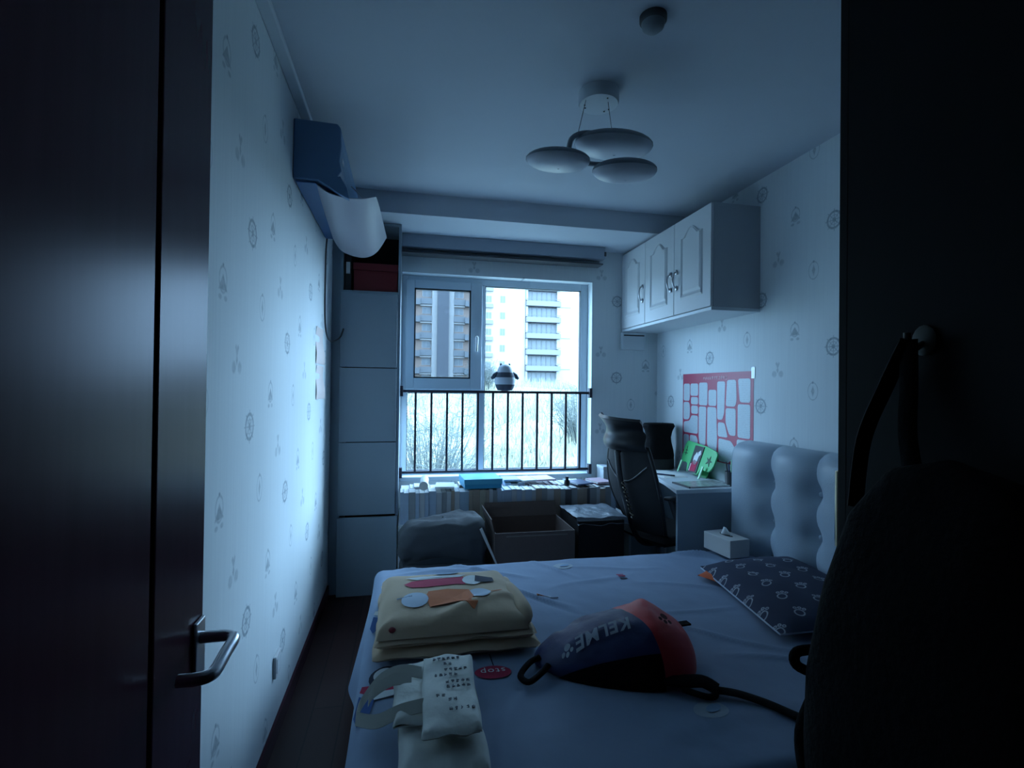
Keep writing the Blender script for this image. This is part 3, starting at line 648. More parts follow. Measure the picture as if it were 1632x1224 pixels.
part(ps, MB().box(XR - 0.003, XR - 0.0014, PY0 - 0.012, PY0 + 0.02, 1.50, 1.57), 'tape', mat('clear_tape', (0.75, 0.78, 0.8), 0.2))

# ------------------------------------------------------------------ bed
BX0, BX1, BY0, BY1, BZ = -0.135, 1.92, 1.10, 2.70, 0.50
bed = thing('bed', 'double bed with tufted grey-blue leatherette headboard', 'bed', (1.0, 1.9, 0))
def bpp(mb, name, m, sub=None, **k): return part(bed, mb, name, m, **k)
bpp(B(BX0 + .06, BX1, BY0 + .05, BY1 - .05, 0.06, 0.27), 'base_frame', M_dark, bevel=0.01)
bpp(B(BX0 + .035, BX1, BY0 + .03, BY1 - .03, 0.27, 0.485), 'mattress', M_matt, bevel=0.03)
for x in (BX0 + .1, BX1 - .15):
    for y in (BY0 + .1, BY1 - .18): bpp(B(x, x + .06, y, y + .06, 0, 0.06), 'leg', M_dark)
HY1 = 2.79; seams = [HY1, 2.452, 2.135, 1.82, 1.50, 1.16]
HT = 1.115; rows = [0.505, 0.715, 0.925]
def pit(y, z):
    d = 0.0
    for s_ in seams[1:-1]:
        for r_ in rows: d += 0.042 * math.exp(-(((y - s_) / 0.060) ** 2 + ((z - r_) / 0.050) ** 2))
    return d
for i in range(5):
    ya, yb_ = seams[i + 1], seams[i]
    def hp(u, v):
        y = ya + (yb_ - ya) * u; z = 0.30 + (HT - 0.30) * min(1, v / 0.82)
        bulge = 0.050 * (1 - abs(2 * u - 1) ** 2.4)
        edge_ = 1.0
        if i == 0: edge_ = min(1, max(0, (1 - u)) / 0.16) ** 0.5; bulge = 0.050 * (1 - abs(2 * u - 1) ** 2.4) if u < .5 else 0.05 * (0.6 + 0.4 * (1 - abs(2 * u - 1) ** 2.4))
        x = XR - 0.125 * edge_ - 0.004 - bulge * edge_ + pit(y, z) * edge_
        zc = max(0, (z - (HT - 0.09)) / 0.09); x += (1 - math.sqrt(max(0, 1 - zc * zc))) * 0.055
        if v > 0.82:                                # roll over the top to the wall
            k = (v - 0.82) / 0.18; x = x + (XR - 0.003 - x) * k; z = HT + 0.012 * math.sin(PI * k) 
        if i == 0 and u > .8: z -= (0.05 * ((u - .8) / .2) ** 2) * max(0, (z - .8) / .3)
        return (x, y, z)
    bpp(MB().grid(hp, 26, 44), 'headboard_panel', M_leather, smooth=True)
bpp(B(XR - 0.06, XR - 0.002, 1.16, HY1 - .004, 0.02, HT - 0.07), 'headboard_back', M_dark)
for s_ in seams[1:-1]:
    for r_ in rows: bpp(MB().ellipsoid((XR - 0.125 + 0.024, s_, r_), (0.008, 0.013, 0.013), 10, 6), 'tuft_button', M_leather, smooth=True)

def edge(d, r):
    if d < 0: return d, 0.0
    if d < r * PI / 2: return r * math.sin(d / r), -r * (1 - math.cos(d / r))
    return r, -(r + d - r * PI / 2)
def wrinkle(x, y):
    f = 0.0
    for (x0, y0, ang, L, wd, amp) in WR:
        ca, sa = math.cos(ang), math.sin(ang); a = (x - x0) * ca + (y - y0) * sa; b = -(x - x0) * sa + (y - y0) * ca
        b += 0.02 * math.sin(a * 9)
        f += amp * math.exp(-(b / wd) ** 2) * max(0, 1 - (a / L) ** 2)
    return f
WR = [(0.40, 2.58, -0.5, 0.30, 0.012, 0.010), (0.55, 2.25, -0.75, 0.28, 0.012, 0.012), (0.62, 2.12, -0.75, 0.25, 0.010, -0.006), (0.20, 2.60, 0.15, 0.3, 0.014, 0.008), (0.75, 2.55, -0.9, 0.2, 0.012, 0.008),
      (1.15, 1.75, -0.6, 0.35, 0.012, 0.010), (1.35, 2.2, -0.3, 0.3, 0.015, 0.008), (1.2, 1.95, 0.1, 0.25, 0.012, 0.007), (1.30, 1.55, -0.2, 0.25, 0.012, 0.009), (1.62, 2.60, -0.4, 0.16, 0.02, 0.022), (1.66, 2.55, -0.7, 0.15, 0.014, 0.015),
      (0.9, 2.35, 0.3, 0.3, 0.02, 0.006), (0.35, 1.5, 1.2, 0.4, 0.02, 0.006), (0.05, 2.66, -0.2, 0.25, 0.012, 0.008), (1.05, 2.5, -0.1, 0.3, 0.012, 0.006), (1.0, 1.3, 0.2, 0.5, 0.03, 0.006)]
def sheet_top(x, y): return BZ + 0.004 * noise.noise((x * 4, y * 4, 2.0)) + 0.0025 * noise.noise((x * 11, y * 11, 5.0)) + wrinkle(x, y)
def sheet_fn(u, v):
    r = 0.045; SX, SY = 0.36, 0.36
    a = -SX + (BX1 - BX0 - r + SX) * u; lx, zx = edge(-a, r)        # hangs over the foot end
    x = BX0 + r - lx
    yy = BY0 + r - SY + (BY1 - BY0 - 2 * r + 2 * SY) * v
    if yy > BY1 - r: ly, zy = edge(yy - (BY1 - r), r); y = BY1 - r + ly
    elif yy < BY0 + r: ly, zy = edge(BY0 + r - yy, r); y = BY0 + r - ly
    else: zy = 0; y = yy
    z = max(zx + zy, -0.37)
    drop = max(0, -z - 0.03)
    if zx < -0.02: x -= drop * (0.05 + 0.05 * math.sin(y * 17)) + 0.06 * drop / 0.3 * math.exp(-((y - 2.2) / .16) ** 2)
    if zy < -0.02: y += (1 if yy > 2 else -1) * drop * (0.04 + 0.05 * math.sin(x * 15))
    if z > -0.012: z += sheet_top(x, y) - BZ
    return (x, y, BZ + z)
bs = thing('bed_sheet', 'pale blue bed sheet with small cartoon prints draped over the bed', 'bed sheet', (0.9, 1.9, BZ))
part(bs, MB().grid(sheet_fn, 200, 170), 'cloth', M_sheet, smooth=True)
def decal(t_, pts, top, name, m, off=0.0015):
    """flat print following the cloth: fan of a dense polygon"""
    cx = sum(p[0] for p in pts) / len(pts); cy = sum(p[1] for p in pts) / len(pts)
    P = [(cx, cy)]; N = len(pts)
    rings = 3
    for k in range(1, rings + 1): P += [(cx + (p[0] - cx) * k / rings, cy + (p[1] - cy) * k / rings) for p in pts]
    fs = [(0, 1 + i, 1 + (i + 1) % N) for i in range(N)]
    for k in range(rings - 1): fs += [(1 + k * N + i, 1 + k * N + (i + 1) % N, 1 + (k + 1) * N + (i + 1) % N, 1 + (k + 1) * N + i) for i in range(N)]
    return part(t_, MB().add([(p[0], p[1], top(*p) + off) for p in P], [tuple(f) for f in fs]), name, m)
def oval(cx, cy, a, b, ang=0, n=18):
    return [(cx + a * math.cos(t_) * math.cos(ang) - b * math.sin(t_) * math.sin(ang), cy + a * math.cos(t_) * math.sin(ang) + b * math.sin(t_) * math.cos(ang)) for t_ in [2 * PI * k / n for k in range(n)]]
M_pw = mat('print_white', (0.70, 0.72, 0.72), 0.9); M_pb = mat('print_blue', (0.03, 0.09, 0.26), 0.9); M_pr = mat('print_red', (0.45, 0.03, 0.08), 0.9); M_pk = mat('print_dark', (0.03, 0.035, 0.06), 0.9); M_po = mat('print_orange', (0.60, 0.17, 0.06), 0.9)
for (x, y, s_) in ((-0.055, 2.22, 1.0), (-0.065, 1.68, 1.0)):
    decal(bs, oval(x + 0.01, y, 0.040 * s_, 0.062 * s_, -.35), sheet_top, 'print', M_pk, 0.004)
    decal(bs, oval(x + 0.012, y + .005, 0.030 * s_, 0.042 * s_, -.35), sheet_top, 'print', M_pw, 0.0055); decal(bs, oval(x + .014, y + .004, 0.012, 0.016), sheet_top, 'print', mat('print_grey_ring', (.3, .32, .3), .9), 0.007)
    decal(bs, [(x - .05, y - .05), (x + .03, y - .045), (x + .06, y - .075), (x - .02, y - .10), (x - .055, y - .08)], sheet_top, 'print', M_pr if y < 2 else M_pw, 0.0045)
    decal(bs, [(x - .035, y - .085), (x + .05, y - .08), (x + .045, y - .11), (x - .01, y - .125)], sheet_top, 'print', M_pw, 0.006)
    decal(bs, [(x - .055, y - .10), (x - .01, y - .12), (x - .02, y - .19), (x - .05, y - .24), (x - .062, y - .20)], sheet_top, 'print', M_pb, 0.005)
for (x, y) in ((0.815, 2.56), (0.875, 1.335)):
    decal(bs, oval(x, y, .055, .04, .2), sheet_top, 'print', mat('print_mist', (.38, .43, .48), .9), 0.002); decal(bs, oval(x + .01, y + .004, .03, .016, .5), sheet_top, 'print', mat('print_sky', (.25, .36, .5), .9), 0.0045)
for (x, y, c) in ((1.06, 2.40, M_pr), (1.06, 2.375, M_pr), (1.06, 2.35, M_pk), (0.60, 2.20, M_po), (0.625, 2.19, M_pw), (0.655, 2.175, M_pk), (0.99, 1.78, M_po), (0.99, 1.765, M_pw), (0.99, 1.75, M_po)):
    decal(bs, [(x - .018, y - .005), (x + .018, y - .006), (x + .018, y + .005), (x - .018, y + .006)], sheet_top, 'print', c, 0.003)
tx, ty = 0.292, 1.645
decal(bs, oval(tx, ty, 0.060, 0.040, 0, 26), sheet_top, 'print', M_pr, 0.004)
vs, fs = text_tris('stop', 0.042, 1.15)
part(bs, MB().add([(tx - p[0], ty - p[1], sheet_top(tx, ty) + 0.0085) for p in vs], fs), 'print', M_pw)
decal(bs, [(tx + .006, ty + .04), (tx + .01, ty + .04), (tx + .008, ty + .11), (tx + .004, ty + .11)], sheet_top, 'print', M_pk, 0.004)

# pillow with navy paw cloth, orange cushion under it
def pillow(mb, a, b, h_, n=26, sag=0.0, e=2.6):
    def top(u, v, s_):
        x, y = (2 * u - 1), (2 * v - 1); f = max(0, (1 - abs(x) ** e)) ** .55 * max(0, (1 - abs(y) ** e)) ** .55
        px = a * x * (1 - 0.05 * (1 - y * y) * 0 - 0.06 * abs(y) ** 3 * 0); 
        wr = 0.006 * noise.noise((x * 3, y * 3, 1)) * f + 0.004 * math.sin(9 * (x + 0.6 * y)) * f
        return (a * x, b * y, s_ * h_ * f + (wr if s_ > 0 else 0) + h_ * 0.9)
    mb.grid(lambda u, v: top(u, v, 1), n, n).grid(lambda u, v: top(u, v, -0.8), n, n)
    return mb
pw = thing('pillow', 'navy pillow with white paw outlines and pale piping by the headboard', 'pillow', (1.655, 1.965, 0.500), -0.20)
po_ = pillow(MB(), 0.235, 0.36, 0.062).build('pillow_body', M_paw, pw, smooth=True)
MB().tube([(0.232 * a, 0.352 * b, 0.05) for a, b in [(-1 + .0 * k, 1 - 2 * k / 20) for k in range(21)] + [(-1 + 2 * k / 12, -1) for k in range(1, 13)] + [(1, -1 + 2 * k / 20) for k in range(1, 21)] + [(1 - 2 * k / 12, 1) for k in range(1, 13)]], 0.0045, 6).build('piping', mat('pale_piping', (0.5, 0.55, 0.64), 0.8), pw, smooth=True)
pw.rotation_euler = (0, -0.10, -0.16)
oc = thing('orange_cushion', 'orange cushion corner peeking out from under the navy pillow', 'cushion', (1.545, 2.245, 0.503), 0.5)
pillow(MB(), 0.11, 0.09, 0.020, 12).build('cushion_body', M_orange, oc, smooth=True)
B(-0.105, 0.105, -0.003, 0.003, 0.014, 0.02).build('seam', M_orange, oc)
# tissue box
tb = thing('tissue_box', 'white tissue box with a tissue pulled up, by the headboard', 'tissue box', (1.765, 2.565, 0.524), 0.12)
B(-0.065, 0.065, -0.105, 0.105, 0, 0.095).build('carton', mat('tissue_carton', (0.52, 0.50, 0.48), 0.6), tb, bevel=0.003)
MB().lathe([(0.03, 0.0952), (0.03, 0.0962)], 20, sx=.6, sy=1.6).build('slot', M_gasket, tb)
MB().grid(lambda u, v: (0.012 * math.sin(u * 6 + v) * (1 - v) - 0.01 * v, (u - .5) * 0.08 * (1 - .75 * v), 0.094 + 0.045 * v), 12, 8).build('tissue', M_pw, tb, smooth=True, solid=0.0006)

# folded quilt with printed top
qt = thing('folded_quilt', 'folded cream quilt with cartoon print lying on the bed', 'quilt', (0.18, 2.0, 0.505))
QX, QY, QA, QB = 0.188, 2.005, 0.275, 0.265
def quilt_slab(z0, z1, ax, ay, ox=0, oy=0, sd=0):
    def f(u, v, s_):
        x, y = 2 * u - 1, 2 * v - 1
        k = max(0, 1 - max(abs(x), abs(y)) ** 7) ** .45
        zz = (z0 + z1) / 2 + s_ * (z1 - z0) / 2 * k + (0.010 * noise.noise((x * 2.2 + sd, y * 2.2, sd)) + 0.004 * noise.noise((x * 6, y * 6, sd))) * (1 if s_ > 0 else 0.3)
        return (QX + ox + ax * x + 0.012 * noise.noise((y * 2, sd, 0)), QY + oy + ay * y + 0.012 * noise.noise((x * 2, sd, 3)), zz)
    return MB().grid(lambda u, v: f(u, v, 1), 32, 32).grid(lambda u, v: f(u, v, -1), 32, 32)
part(qt, quilt_slab(0.508, 0.552, QA + .01, QB + .01, 0.005, -0.002, 1.0), 'fold', M_cream, smooth=True)
part(qt, quilt_slab(0.545, 0.592, QA, QB, 0.0, 0.0, 2.0), 'fold', M_cream, smooth=True)
def qtop(x, y):
    a, b = (x - QX + 0.01) / (QA - .015), (y - QY) / (QB - .005); k = max(0, 1 - max(abs(a), abs(b)) ** 6) ** .5
    return 0.588 + 0.058 * k + 0.006 * noise.noise((x * 9, y * 9, 4)) + 0.014 * math.exp(-((y - QY + .20 - .10 * math.sin((x - QX) * 7)) / .035) ** 2) * k - 0.02 * max(0, b) ** 2
part(qt, MB().grid(lambda u, v: (QX - .01 + (QA - .015) * (2 * u - 1), QY + (QB - .005) * (2 * v - 1), qtop(QX - .01 + (QA - .015) * (2 * u - 1) * .999, QY + (QB - .005) * (2 * v - 1) * .999) if 0 < u < 1 and 0 < v < 1 else 0.585), 60, 60), 'cover', M_cream, smooth=True)
part(qt, MB().tube(bez([(0.435, 1.765, 0.60), (0.43, 1.86, 0.612), (0.425, 2.0, 0.605), (0.42, 2.1, 0.59)], 16), [0.004, 0.02, 0.029] + [0.034] * 10 + [0.028, 0.015], 12), 'rolled_edge', M_cream, smooth=True)
def qd(pts, m, off): decal(qt, pts, qtop, 'print', m, off)
def qd(pts, m, off): decal(qt, [(0.165 + (p[0] - 0.165) * 1.22, 1.985 + (p[1] - 2.02) * 1.5) for p in pts], qtop, 'print', m, off)
# two abstract print figures lying across the cover
qd([(0.035, 2.075), (0.06, 2.045), (0.10, 2.04), (0.20, 2.05), (0.23, 2.045), (0.23, 2.10), (0.12, 2.10), (0.06, 2.095)], M_pr, 0.003)
qd(oval(0.255, 2.072, 0.032, 0.032), M_pw, 0.004); qd([(0.27, 2.10), (0.325, 2.085), (0.325, 2.055), (0.29, 2.05), (0.262, 2.06)], M_pk, 0.005)
qd([(0.04, 2.12), (0.10, 2.13), (0.24, 2.115), (0.22, 2.105), (0.08, 2.105)], M_pw, 0.003); qd(oval(0.18, 2.145, 0.04, 0.014), mat('print_slate', (.22, .28, .36), .9), 0.003)
qd([(0.10, 1.975), (0.11, 1.925), (0.20, 1.93), (0.235, 1.895), (0.25, 1.92), (0.235, 2.01), (0.17, 2.02), (0.11, 2.01)], M_po, 0.003)
qd(oval(0.262, 1.975, 0.036, 0.036), mat('print_pale_blue', (.50, .58, .68), .9), 0.004); qd(oval(0.068, 1.965, 0.040, 0.040), MATS['print_pale_blue'], 0.004); qd([(0.015, 1.985), (0.06, 1.99), (0.06, 1.98), (0.015, 1.978)], mat('print_slate2', (.22, .28, .36), .9), 0.004)
qd([(0.30, 1.985), (0.335, 1.99), (0.335, 1.975), (0.30, 1.972)], M_po, 0.003)
part(qt, MB().ellipsoid((-0.03, 1.752, 0.615), (0.012, 0.008, 0.010), 8, 6), 'red_label', M_red, smooth=True)

# canvas tote bag
tt = thing('tote_bag', 'creased white canvas tote bag with two handles and small dark print', 'tote bag', (0.09, 1.40, 0.505))
def slab(x0, x1, y0, y1, z0, z1, sd, amp=.008, skew=0.0):
    def f(u, v, s_):
        x, y = 2 * u - 1, 2 * v - 1; k = max(0, 1 - max(abs(x), abs(y)) ** 8) ** .5
        zz = (z0 + z1) / 2 + s_ * (z1 - z0) / 2 * k + amp * noise.noise((x * 2.5, y * 2.5, sd)) * (1 if s_ > 0 else .2) + (amp * .5 * math.sin(y * 5 + x * 2 + sd) if s_ > 0 else 0)
        return (x0 + (x1 - x0) * u + skew * (v - .5) + .006 * noise.noise((y * 2, sd, 1)), y0 + (y1 - y0) * v + .012 * noise.noise((x * 2, sd, 7)), zz)
    return MB().grid(lambda u, v: f(u, v, 1), 28, 28).grid(lambda u, v: f(u, v, -1), 28, 28)
part(tt, slab(-0.005, 0.21, 1.17, 1.60, 0.508, 0.555, 1.5), 'lower_panel', M_canvas, smooth=True)
part(tt, slab(-0.02, 0.13, 1.33, 1.62, 0.548, 0.578, 2.5, .006), 'folded_flap', M_canvas, smooth=True)
part(tt, slab(0.058, 0.205, 1.24, 1.60, 0.572, 0.604, 3.5, .006, .015), 'upper_panel', M_canvas, smooth=True)
for pts in ([(0.06, 1.53, 0.585), (0.0, 1.54, 0.592), (-0.06, 1.53, 0.575), (-0.105, 1.46, 0.555), (-0.115, 1.41, 0.548)], [(-0.115, 1.41, 0.548), (-0.06, 1.37, 0.560), (0.0, 1.37, 0.580), (0.07, 1.37, 0.590)],
            [(0.03, 1.50, 0.585), (-0.02, 1.50, 0.59), (-0.07, 1.47, 0.58), (-0.085, 1.44, 0.575)]):
    q = bez(pts, 24)
    part(tt, MB().grid(lambda u, v: tuple(q[min(len(q) - 1, int(u * (len(q) - 1)))] + Vector((0, (v - .5) * .034, (v - .5) * .016))), 24, 2), 'handle', M_canvas2, smooth=True, solid=0.002)
mb = MB(); rg3 = random.Random(5)
for row in range(9):
    for (a, b, c, d) in glyphs(2 + rg3.randrange(5), 0.010, 0.014, 0.004, rg3):
        xx = 0.092 + (0.03 if row % 3 else 0.0); yy = 1.55 - row * 0.030 + 0.006 * math.sin(row * 3)
        mb.box(xx + a, min(xx + c, 0.192), yy + b, yy + d, 0.606, 0.6085) if xx + a < 0.188 else None
part(tt, mb, 'printed_text', mat('faded_ink', (0.17, 0.18, 0.20), 0.9))

# ------------------------------------------------------------------ navy and red backpack on the bed
bk = thing('backpack', 'navy backpack with coral red base and grey lettering lying on the bed', 'backpack', (0.70, 1.63, 0.504), -0.20)
KL, KW, KH = 0.27, 0.175, 0.190
def bk_prof(s_):                                   # s -1 (top of the bag, left) .. 1 (base)
    e = max(0, 1 - abs(s_) ** (2.2 if s_ < 0 else 3.2)) ** .5
    wd = KW * e * (0.72 + 0.28 * min(1, (s_ + 1) / 1.3)); ht = KH * e * (0.42 + 0.58 * min(1, (s_ + 1) / 1.42))
    return wd, ht
def bk_top(x, y):
    wd, ht = bk_prof(max(-.999, min(.999, x / KL))); q = min(1, abs(y / max(wd, 1e-4)))
    return ht * (1 - q ** 2.6) ** (1 / 2.0)
def bk_fn(u, v):
    s_ = -0.998 + 1.996 * u; wd, ht = bk_prof(s_); th = 2 * PI * v
    c_, n_ = math.cos(th), math.sin(th)
    y = wd * math.copysign(abs(c_) ** .75, c_); z = ht * math.copysign(abs(n_) ** .8, n_)
    if z < 0: z = 0
    x = KL * s_
    f = 0.013 * noise.noise((x * 9, y * 9, z * 9)) + 0.007 * noise.noise((x * 20, y * 20, z * 20))
    return (x, y + f * (0.5 if z > 0 else 0), max(0, z + (f if z > .02 else 0)))
def bk_part(name, m, cuts):
    o = MB().grid(bk_fn, 84, 72).build(name, m, bk, smooth=True); bm = bmesh.new(); bm.from_mesh(o.data)
    for co, no in cuts:
        bmesh.ops.bisect_plane(bm, geom=bm.verts[:] + bm.edges[:] + bm.faces[:], plane_co=co, plane_no=no, clear_inner=True)
    bm.to_mesh(o.data); bm.free(); return o
RC, RN = Vector((0.062, 0, 0)), Vector((1, 0.42, 0.10)).normalized()          # red starts beyond this slanted plane
BC_, BN = Vector((0, -0.115, 0.045)), Vector((0.10, -1.0, -0.80)).normalized()     # black back side below this plane
bk_part('base_panel', M_redny, [(RC, RN), ((0, 0, 0.012), (0, 0, 1))])
bk_part('front_panel', M_navy, [(RC, -RN), (BC_, -BN), ((0, 0, 0.004), (0, 0, 1))])
bk_part('back_panel', M_blackcloth, [(RC, -RN), (BC_, BN)])
vs, fs = text_tris('KELME', 0.056, 1.10, 0.0016)
def lay(vs, cx, cy, ang):
    out = []
    for p in vs:
        x = cx + p[0] * math.cos(ang) - p[1] * math.sin(ang); y = cy + p[0] * math.sin(ang) + p[1] * math.cos(ang)
        out.append((x, y, bk_top(x, y) + 0.017))
    return out
def subdiv(vs, fs):
    me = bpy.data.meshes.new('t'); me.from_pydata(vs, [], fs); bm = bmesh.new(); bm.from_mesh(me); bmesh.ops.triangulate(bm, faces=bm.faces[:])
    bmesh.ops.subdivide_edges(bm, edges=[e for e in bm.edges if e.calc_length() > .012], cuts=2); bm.verts.index_update()
    r = [tuple(v.co) for v in bm.verts], [tuple(v.index for v in f.verts) for f in bm.faces]; bm.free(); bpy.data.meshes.remove(me); return r
vs, fs = subdiv(vs, fs)
MB().add(lay(vs, -0.052, -0.080, PI + 0.02), fs).build('lettering', M_print_grey, bk)
mb = MB()                                           # paw logo after the lettering
for (a, b, r_) in ((0, -0.004, .010), (-.013, .008, .0055), (0, .013, .0055), (.013, .008, .0055)):
    o_ = oval(-0.165 + a, -0.080 - b, r_, r_, 0, 10); k = len(mb.v)
    mb.add([(p[0], p[1], bk_top(*p) + .013) for p in o_], [tuple(range(10))])
mb.build('logo', M_print_grey, bk)
mb = MB()
for (a, b, r_) in ((0, -0.004, .012), (-.015, .010, .0065), (0, .016, .0065), (.015, .010, .0065)):
    o_ = oval(0.150 + a, -0.065 - b, r_, r_, 0, 10); mb.add([(p[0], p[1], bk_top(*p) + .013) for p in o_], [tuple(range(10))])
mb.build('logo', mat('dark_red_print', (0.10, 0.01, 0.015), 0.7), bk)
MB().tube(bez([(-0.25, -0.03, 0.03), (-0.285, -0.05, 0.02), (-0.315, -0.11, 0.012), (-0.29, -0.145, 0.012), (-0.25, -0.11, 0.02), (-0.225, -0.08, 0.03)], 30), 0.011, 8, 0.7).build('grab_loop', M_blackcloth, bk, smooth=True)
B(-0.005, 0.075, -0.014, 0.014, 0, 0.006).rot(Matrix.Translation((0.225, 0.10, 0.075)) @ Matrix.Rotation(0.3, 4, 'Z')).build('webbing_tab', M_blackcloth, bk)
MB().tube(bez([(0.10, -0.13, 0.02), (0.17, -0.165, 0.03), (0.24, -0.165, 0.03), (0.275, -0.185, 0.018)], 16), [0.03] * 3 + [0.028] * 10 + [0.02] * 3 if False else 0.026, 8, .6).build('shoulder_strap', M_blackcloth, bk, smooth=True)
MB().tube(bez([(0.26, -0.18, 0.014), (0.33, -0.195, 0.012), (0.40, -0.24, 0.010), (0.46, -0.30, 0.009), (0.52, -0.33, 0.008)], 24), 0.019, 8, .35).build('strap_end', M_blackcloth, bk, smooth=True)
MB().tube(bez([(0.20, -0.15, 0.03), (0.26, -0.20, 0.02), (0.24, -0.215, 0.012), (0.17, -0.19, 0.02)], 20), 0.010, 8, .6).build('strap_buckle', M_blackcloth, bk, smooth=True)

# ------------------------------------------------------------------ desk with things on it
dk = thing('desk', 'white desk in the corner under the wall cabinet', 'desk', (1.85, 3.4, 0))
DZT = 0.82
top = [(1.612, 2.835), (2.080, 2.835), (2.080, 3.99), (1.655, 3.99), (1.70, 3.75), (1.735, 3.55), (1.725, 3.35), (1.68, 3.10)]
part(dk, MB().prism(top, 'xy', DZT - 0.025, DZT), 'desk_top', M_lam, bevel=0.002)
part(dk, B(1.625, 2.080, 2.842, 2.862, 0, DZT - 0.025), 'end_panel', M_tall, bevel=0.002)
part(dk, B(1.67, 2.080, 3.965, 3.985, 0, DZT - 0.025), 'end_panel', M_tall); part(dk, B(2.06, 2.080, 2.862, 3.965, 0.35, DZT - 0.025), 'modesty_panel', M_tall)
# green stand holding a dark picture
gs = thing('picture_stand', 'bright green animal-shaped stand holding a dark picture on the desk', 'picture stand', (1.985, 3.26, DZT + .003), 0)
out = [(-0.155, 0.075), (-0.150, 0.155), (-0.135, 0.175), (-0.05, 0.170), (0.05, 0.165), (0.145, 0.150), (0.160, 0.135), (0.150, 0.075), (0.125, 0.045), (0.09, 0.040), (0.055, 0.055), (0.03, 0.012), (-0.075, 0.012), (-0.085, 0.055), (-0.105, 0.060), (-0.12, 0.055), (-0.15, 0.06)]
Rg = Matrix.Rotation(-0.25 + PI / 2 * 0, 4, 'Y')
def gl(mb): return mb
Tg = Matrix.Rotation(-PI / 2 - 0.10, 4, 'Z') @ Matrix.Rotation(-0.26, 4, 'X') @ Matrix.Diagonal((1.55, 1.0, 1.35, 1.0))
MB().prism(roundpoly(out, .012), 'xz', -0.005, 0.005).rot(Tg).build('board', M_green, gs)
for x0, x1 in ((-0.125, -0.135), (0.085, 0.075)):
    MB().prism([(x0, 0.062), (x0 + .014, 0.062), (x1 + .010, -0.004), (x1, -0.004)], 'xz', -0.030, -0.024).rot(Tg).build('front_leg', mat('pale_green_edge', (.45, .8, .5), .5), gs)
MB().prism([(-.06, .10), (.06, .10), (.05, 0.002), (-.05, .002)], 'xz', 0.05, 0.056).rot(Tg).build('back_rest', M_green, gs)
pic = MB().prism([(-0.062, 0.010), (0.022, 0.016), (0.040, 0.158), (-0.044, 0.158)], 'xz', -0.010, -0.0055).rot(Tg).build('picture', M_black, gs)
for poly, m in (([(-.045, .02), (.01, .024), (.016, .075), (-.02, .085), (-.04, .06)], M_pr), ([(-.03, .055), (.002, .06), (.014, .105), (-.012, .125), (-.03, .10)], M_pw), ([(.008, .10), (.028, .118), (.02, .138), (0, .125)], M_pw), ([(-.05, .022), (-.042, .02), (-.038, .06), (-.045, .06)], M_pw)):
    MB().prism(poly, 'xz', -0.0115, -0.010).rot(Tg).build('picture_print', m, pic)
st = []
for k in range(10): a = 2 * PI * k / 10; r_ = 0.028 if k % 2 == 0 else 0.009; st.append((0.105 + r_ * math.cos(a), 0.095 + r_ * math.sin(a)))
MB().prism(st, 'xz', -0.008, -0.0052).rot(Tg).build('leaf_ornament', mat('dark_green_print', (.01, .05, .015), .6), gs)
MB().box(-.125, -.121, -.0065, -.005, .095, .145).box(-.137, -.106, -.0065, -.005, .104, .108).box(-.132, -.112, -.0065, -.005, .12, .124).rot(Tg).build('line_ornament', MATS['dark_green_print'], gs)
# papers, pen, pad, pen cup, dark bag
pp = thing('paper_sheets', 'loose white paper sheets on the desk by the green stand', 'paper', (1.82, 3.37, DZT), 0.15)
for k in range(3): B(-0.10 + .012 * k, 0.09 + .008 * k, -0.145 + .02 * k, 0.15 - .01 * k, 0.0005 + k * .0012, 0.0015 + k * .0012).build('sheet', M_paper, pp)
pe = thing('pen', 'dark blue pen lying on the papers on the desk', 'pen', (1.79, 3.315, DZT + .0095), -0.85)
MB().tube([(-0.07, 0, 0), (0.05, 0, 0)], 0.005, 8).build('barrel', mat('navy_plastic', (.01, .015, .06), .35), pe, smooth=True); MB().tube([(0.05, 0, 0), (0.075, 0, 0)], [0.0055, 0.005], 8).build('cap', M_black, pe, smooth=True)
pd_ = thing('printed_pad', 'printed booklet in a clear sleeve at the front of the desk', 'booklet', (1.86, 2.965, DZT), 0.08)
B(-0.15, 0.15, -0.085, 0.085, 0, 0.008).build('pages', M_paper, pd_); B(-0.155, 0.155, -0.09, 0.09, 0.008, 0.0095).build('cover', mat('mottled_cover', (.42, .46, .44), .25, noise_amt=.6, noise_scale=40), pd_); B(-0.155, -.145, -0.09, 0.09, 0, 0.0105).build('spine', M_dgrey, pd_)
pc = thing('pen_cup', 'dark pen cup with pens on the desk beside the headboard', 'pen cup', (2.035, 2.915, DZT))
MB().lathe([(0.032, 0), (0.036, 0.09), (0.033, 0.09), (0.030, 0.004), (0.002, 0.004)], 20).build('cup', M_dgrey, pc, smooth=True)
for k, (dx, dy, hh, m) in enumerate(((-.012, .01, .15, M_black), (.012, .014, .16, MATS['pale_green_edge']), (.0, -.014, .145, M_chrome), (-.016, -.01, .14, M_navy))):
    MB().tube([(dx * .6, dy * .6, 0.006), (dx * 1.8, dy * 1.8, hh)], 0.004, 6).build('pen', m, pc, smooth=True)
db = thing('dark_bag', 'black waisted bag with a flared top on the desk behind the chair', 'bag', (1.925, 3.66, DZT))
MB().lathe([(0.120, 0.0), (0.122, 0.075), (0.124, 0.10), (0.118, 0.14), (0.102, 0.20), (0.098, 0.24), (0.110, 0.29), (0.128, 0.325), (0.118, 0.345), (0.06, 0.335)], 28, sx=1.0, sy=.75).build('body', M_blackcloth, db, smooth=True)
MB().lathe([(0.1235, 0.0), (0.1245, 0.02), (0.1245, 0.068), (0.1225, 0.078)], 28, sx=1.0, sy=.75).build('base_band', mat('charcoal_cloth', (.02, .02, .022), .9), db, smooth=True)

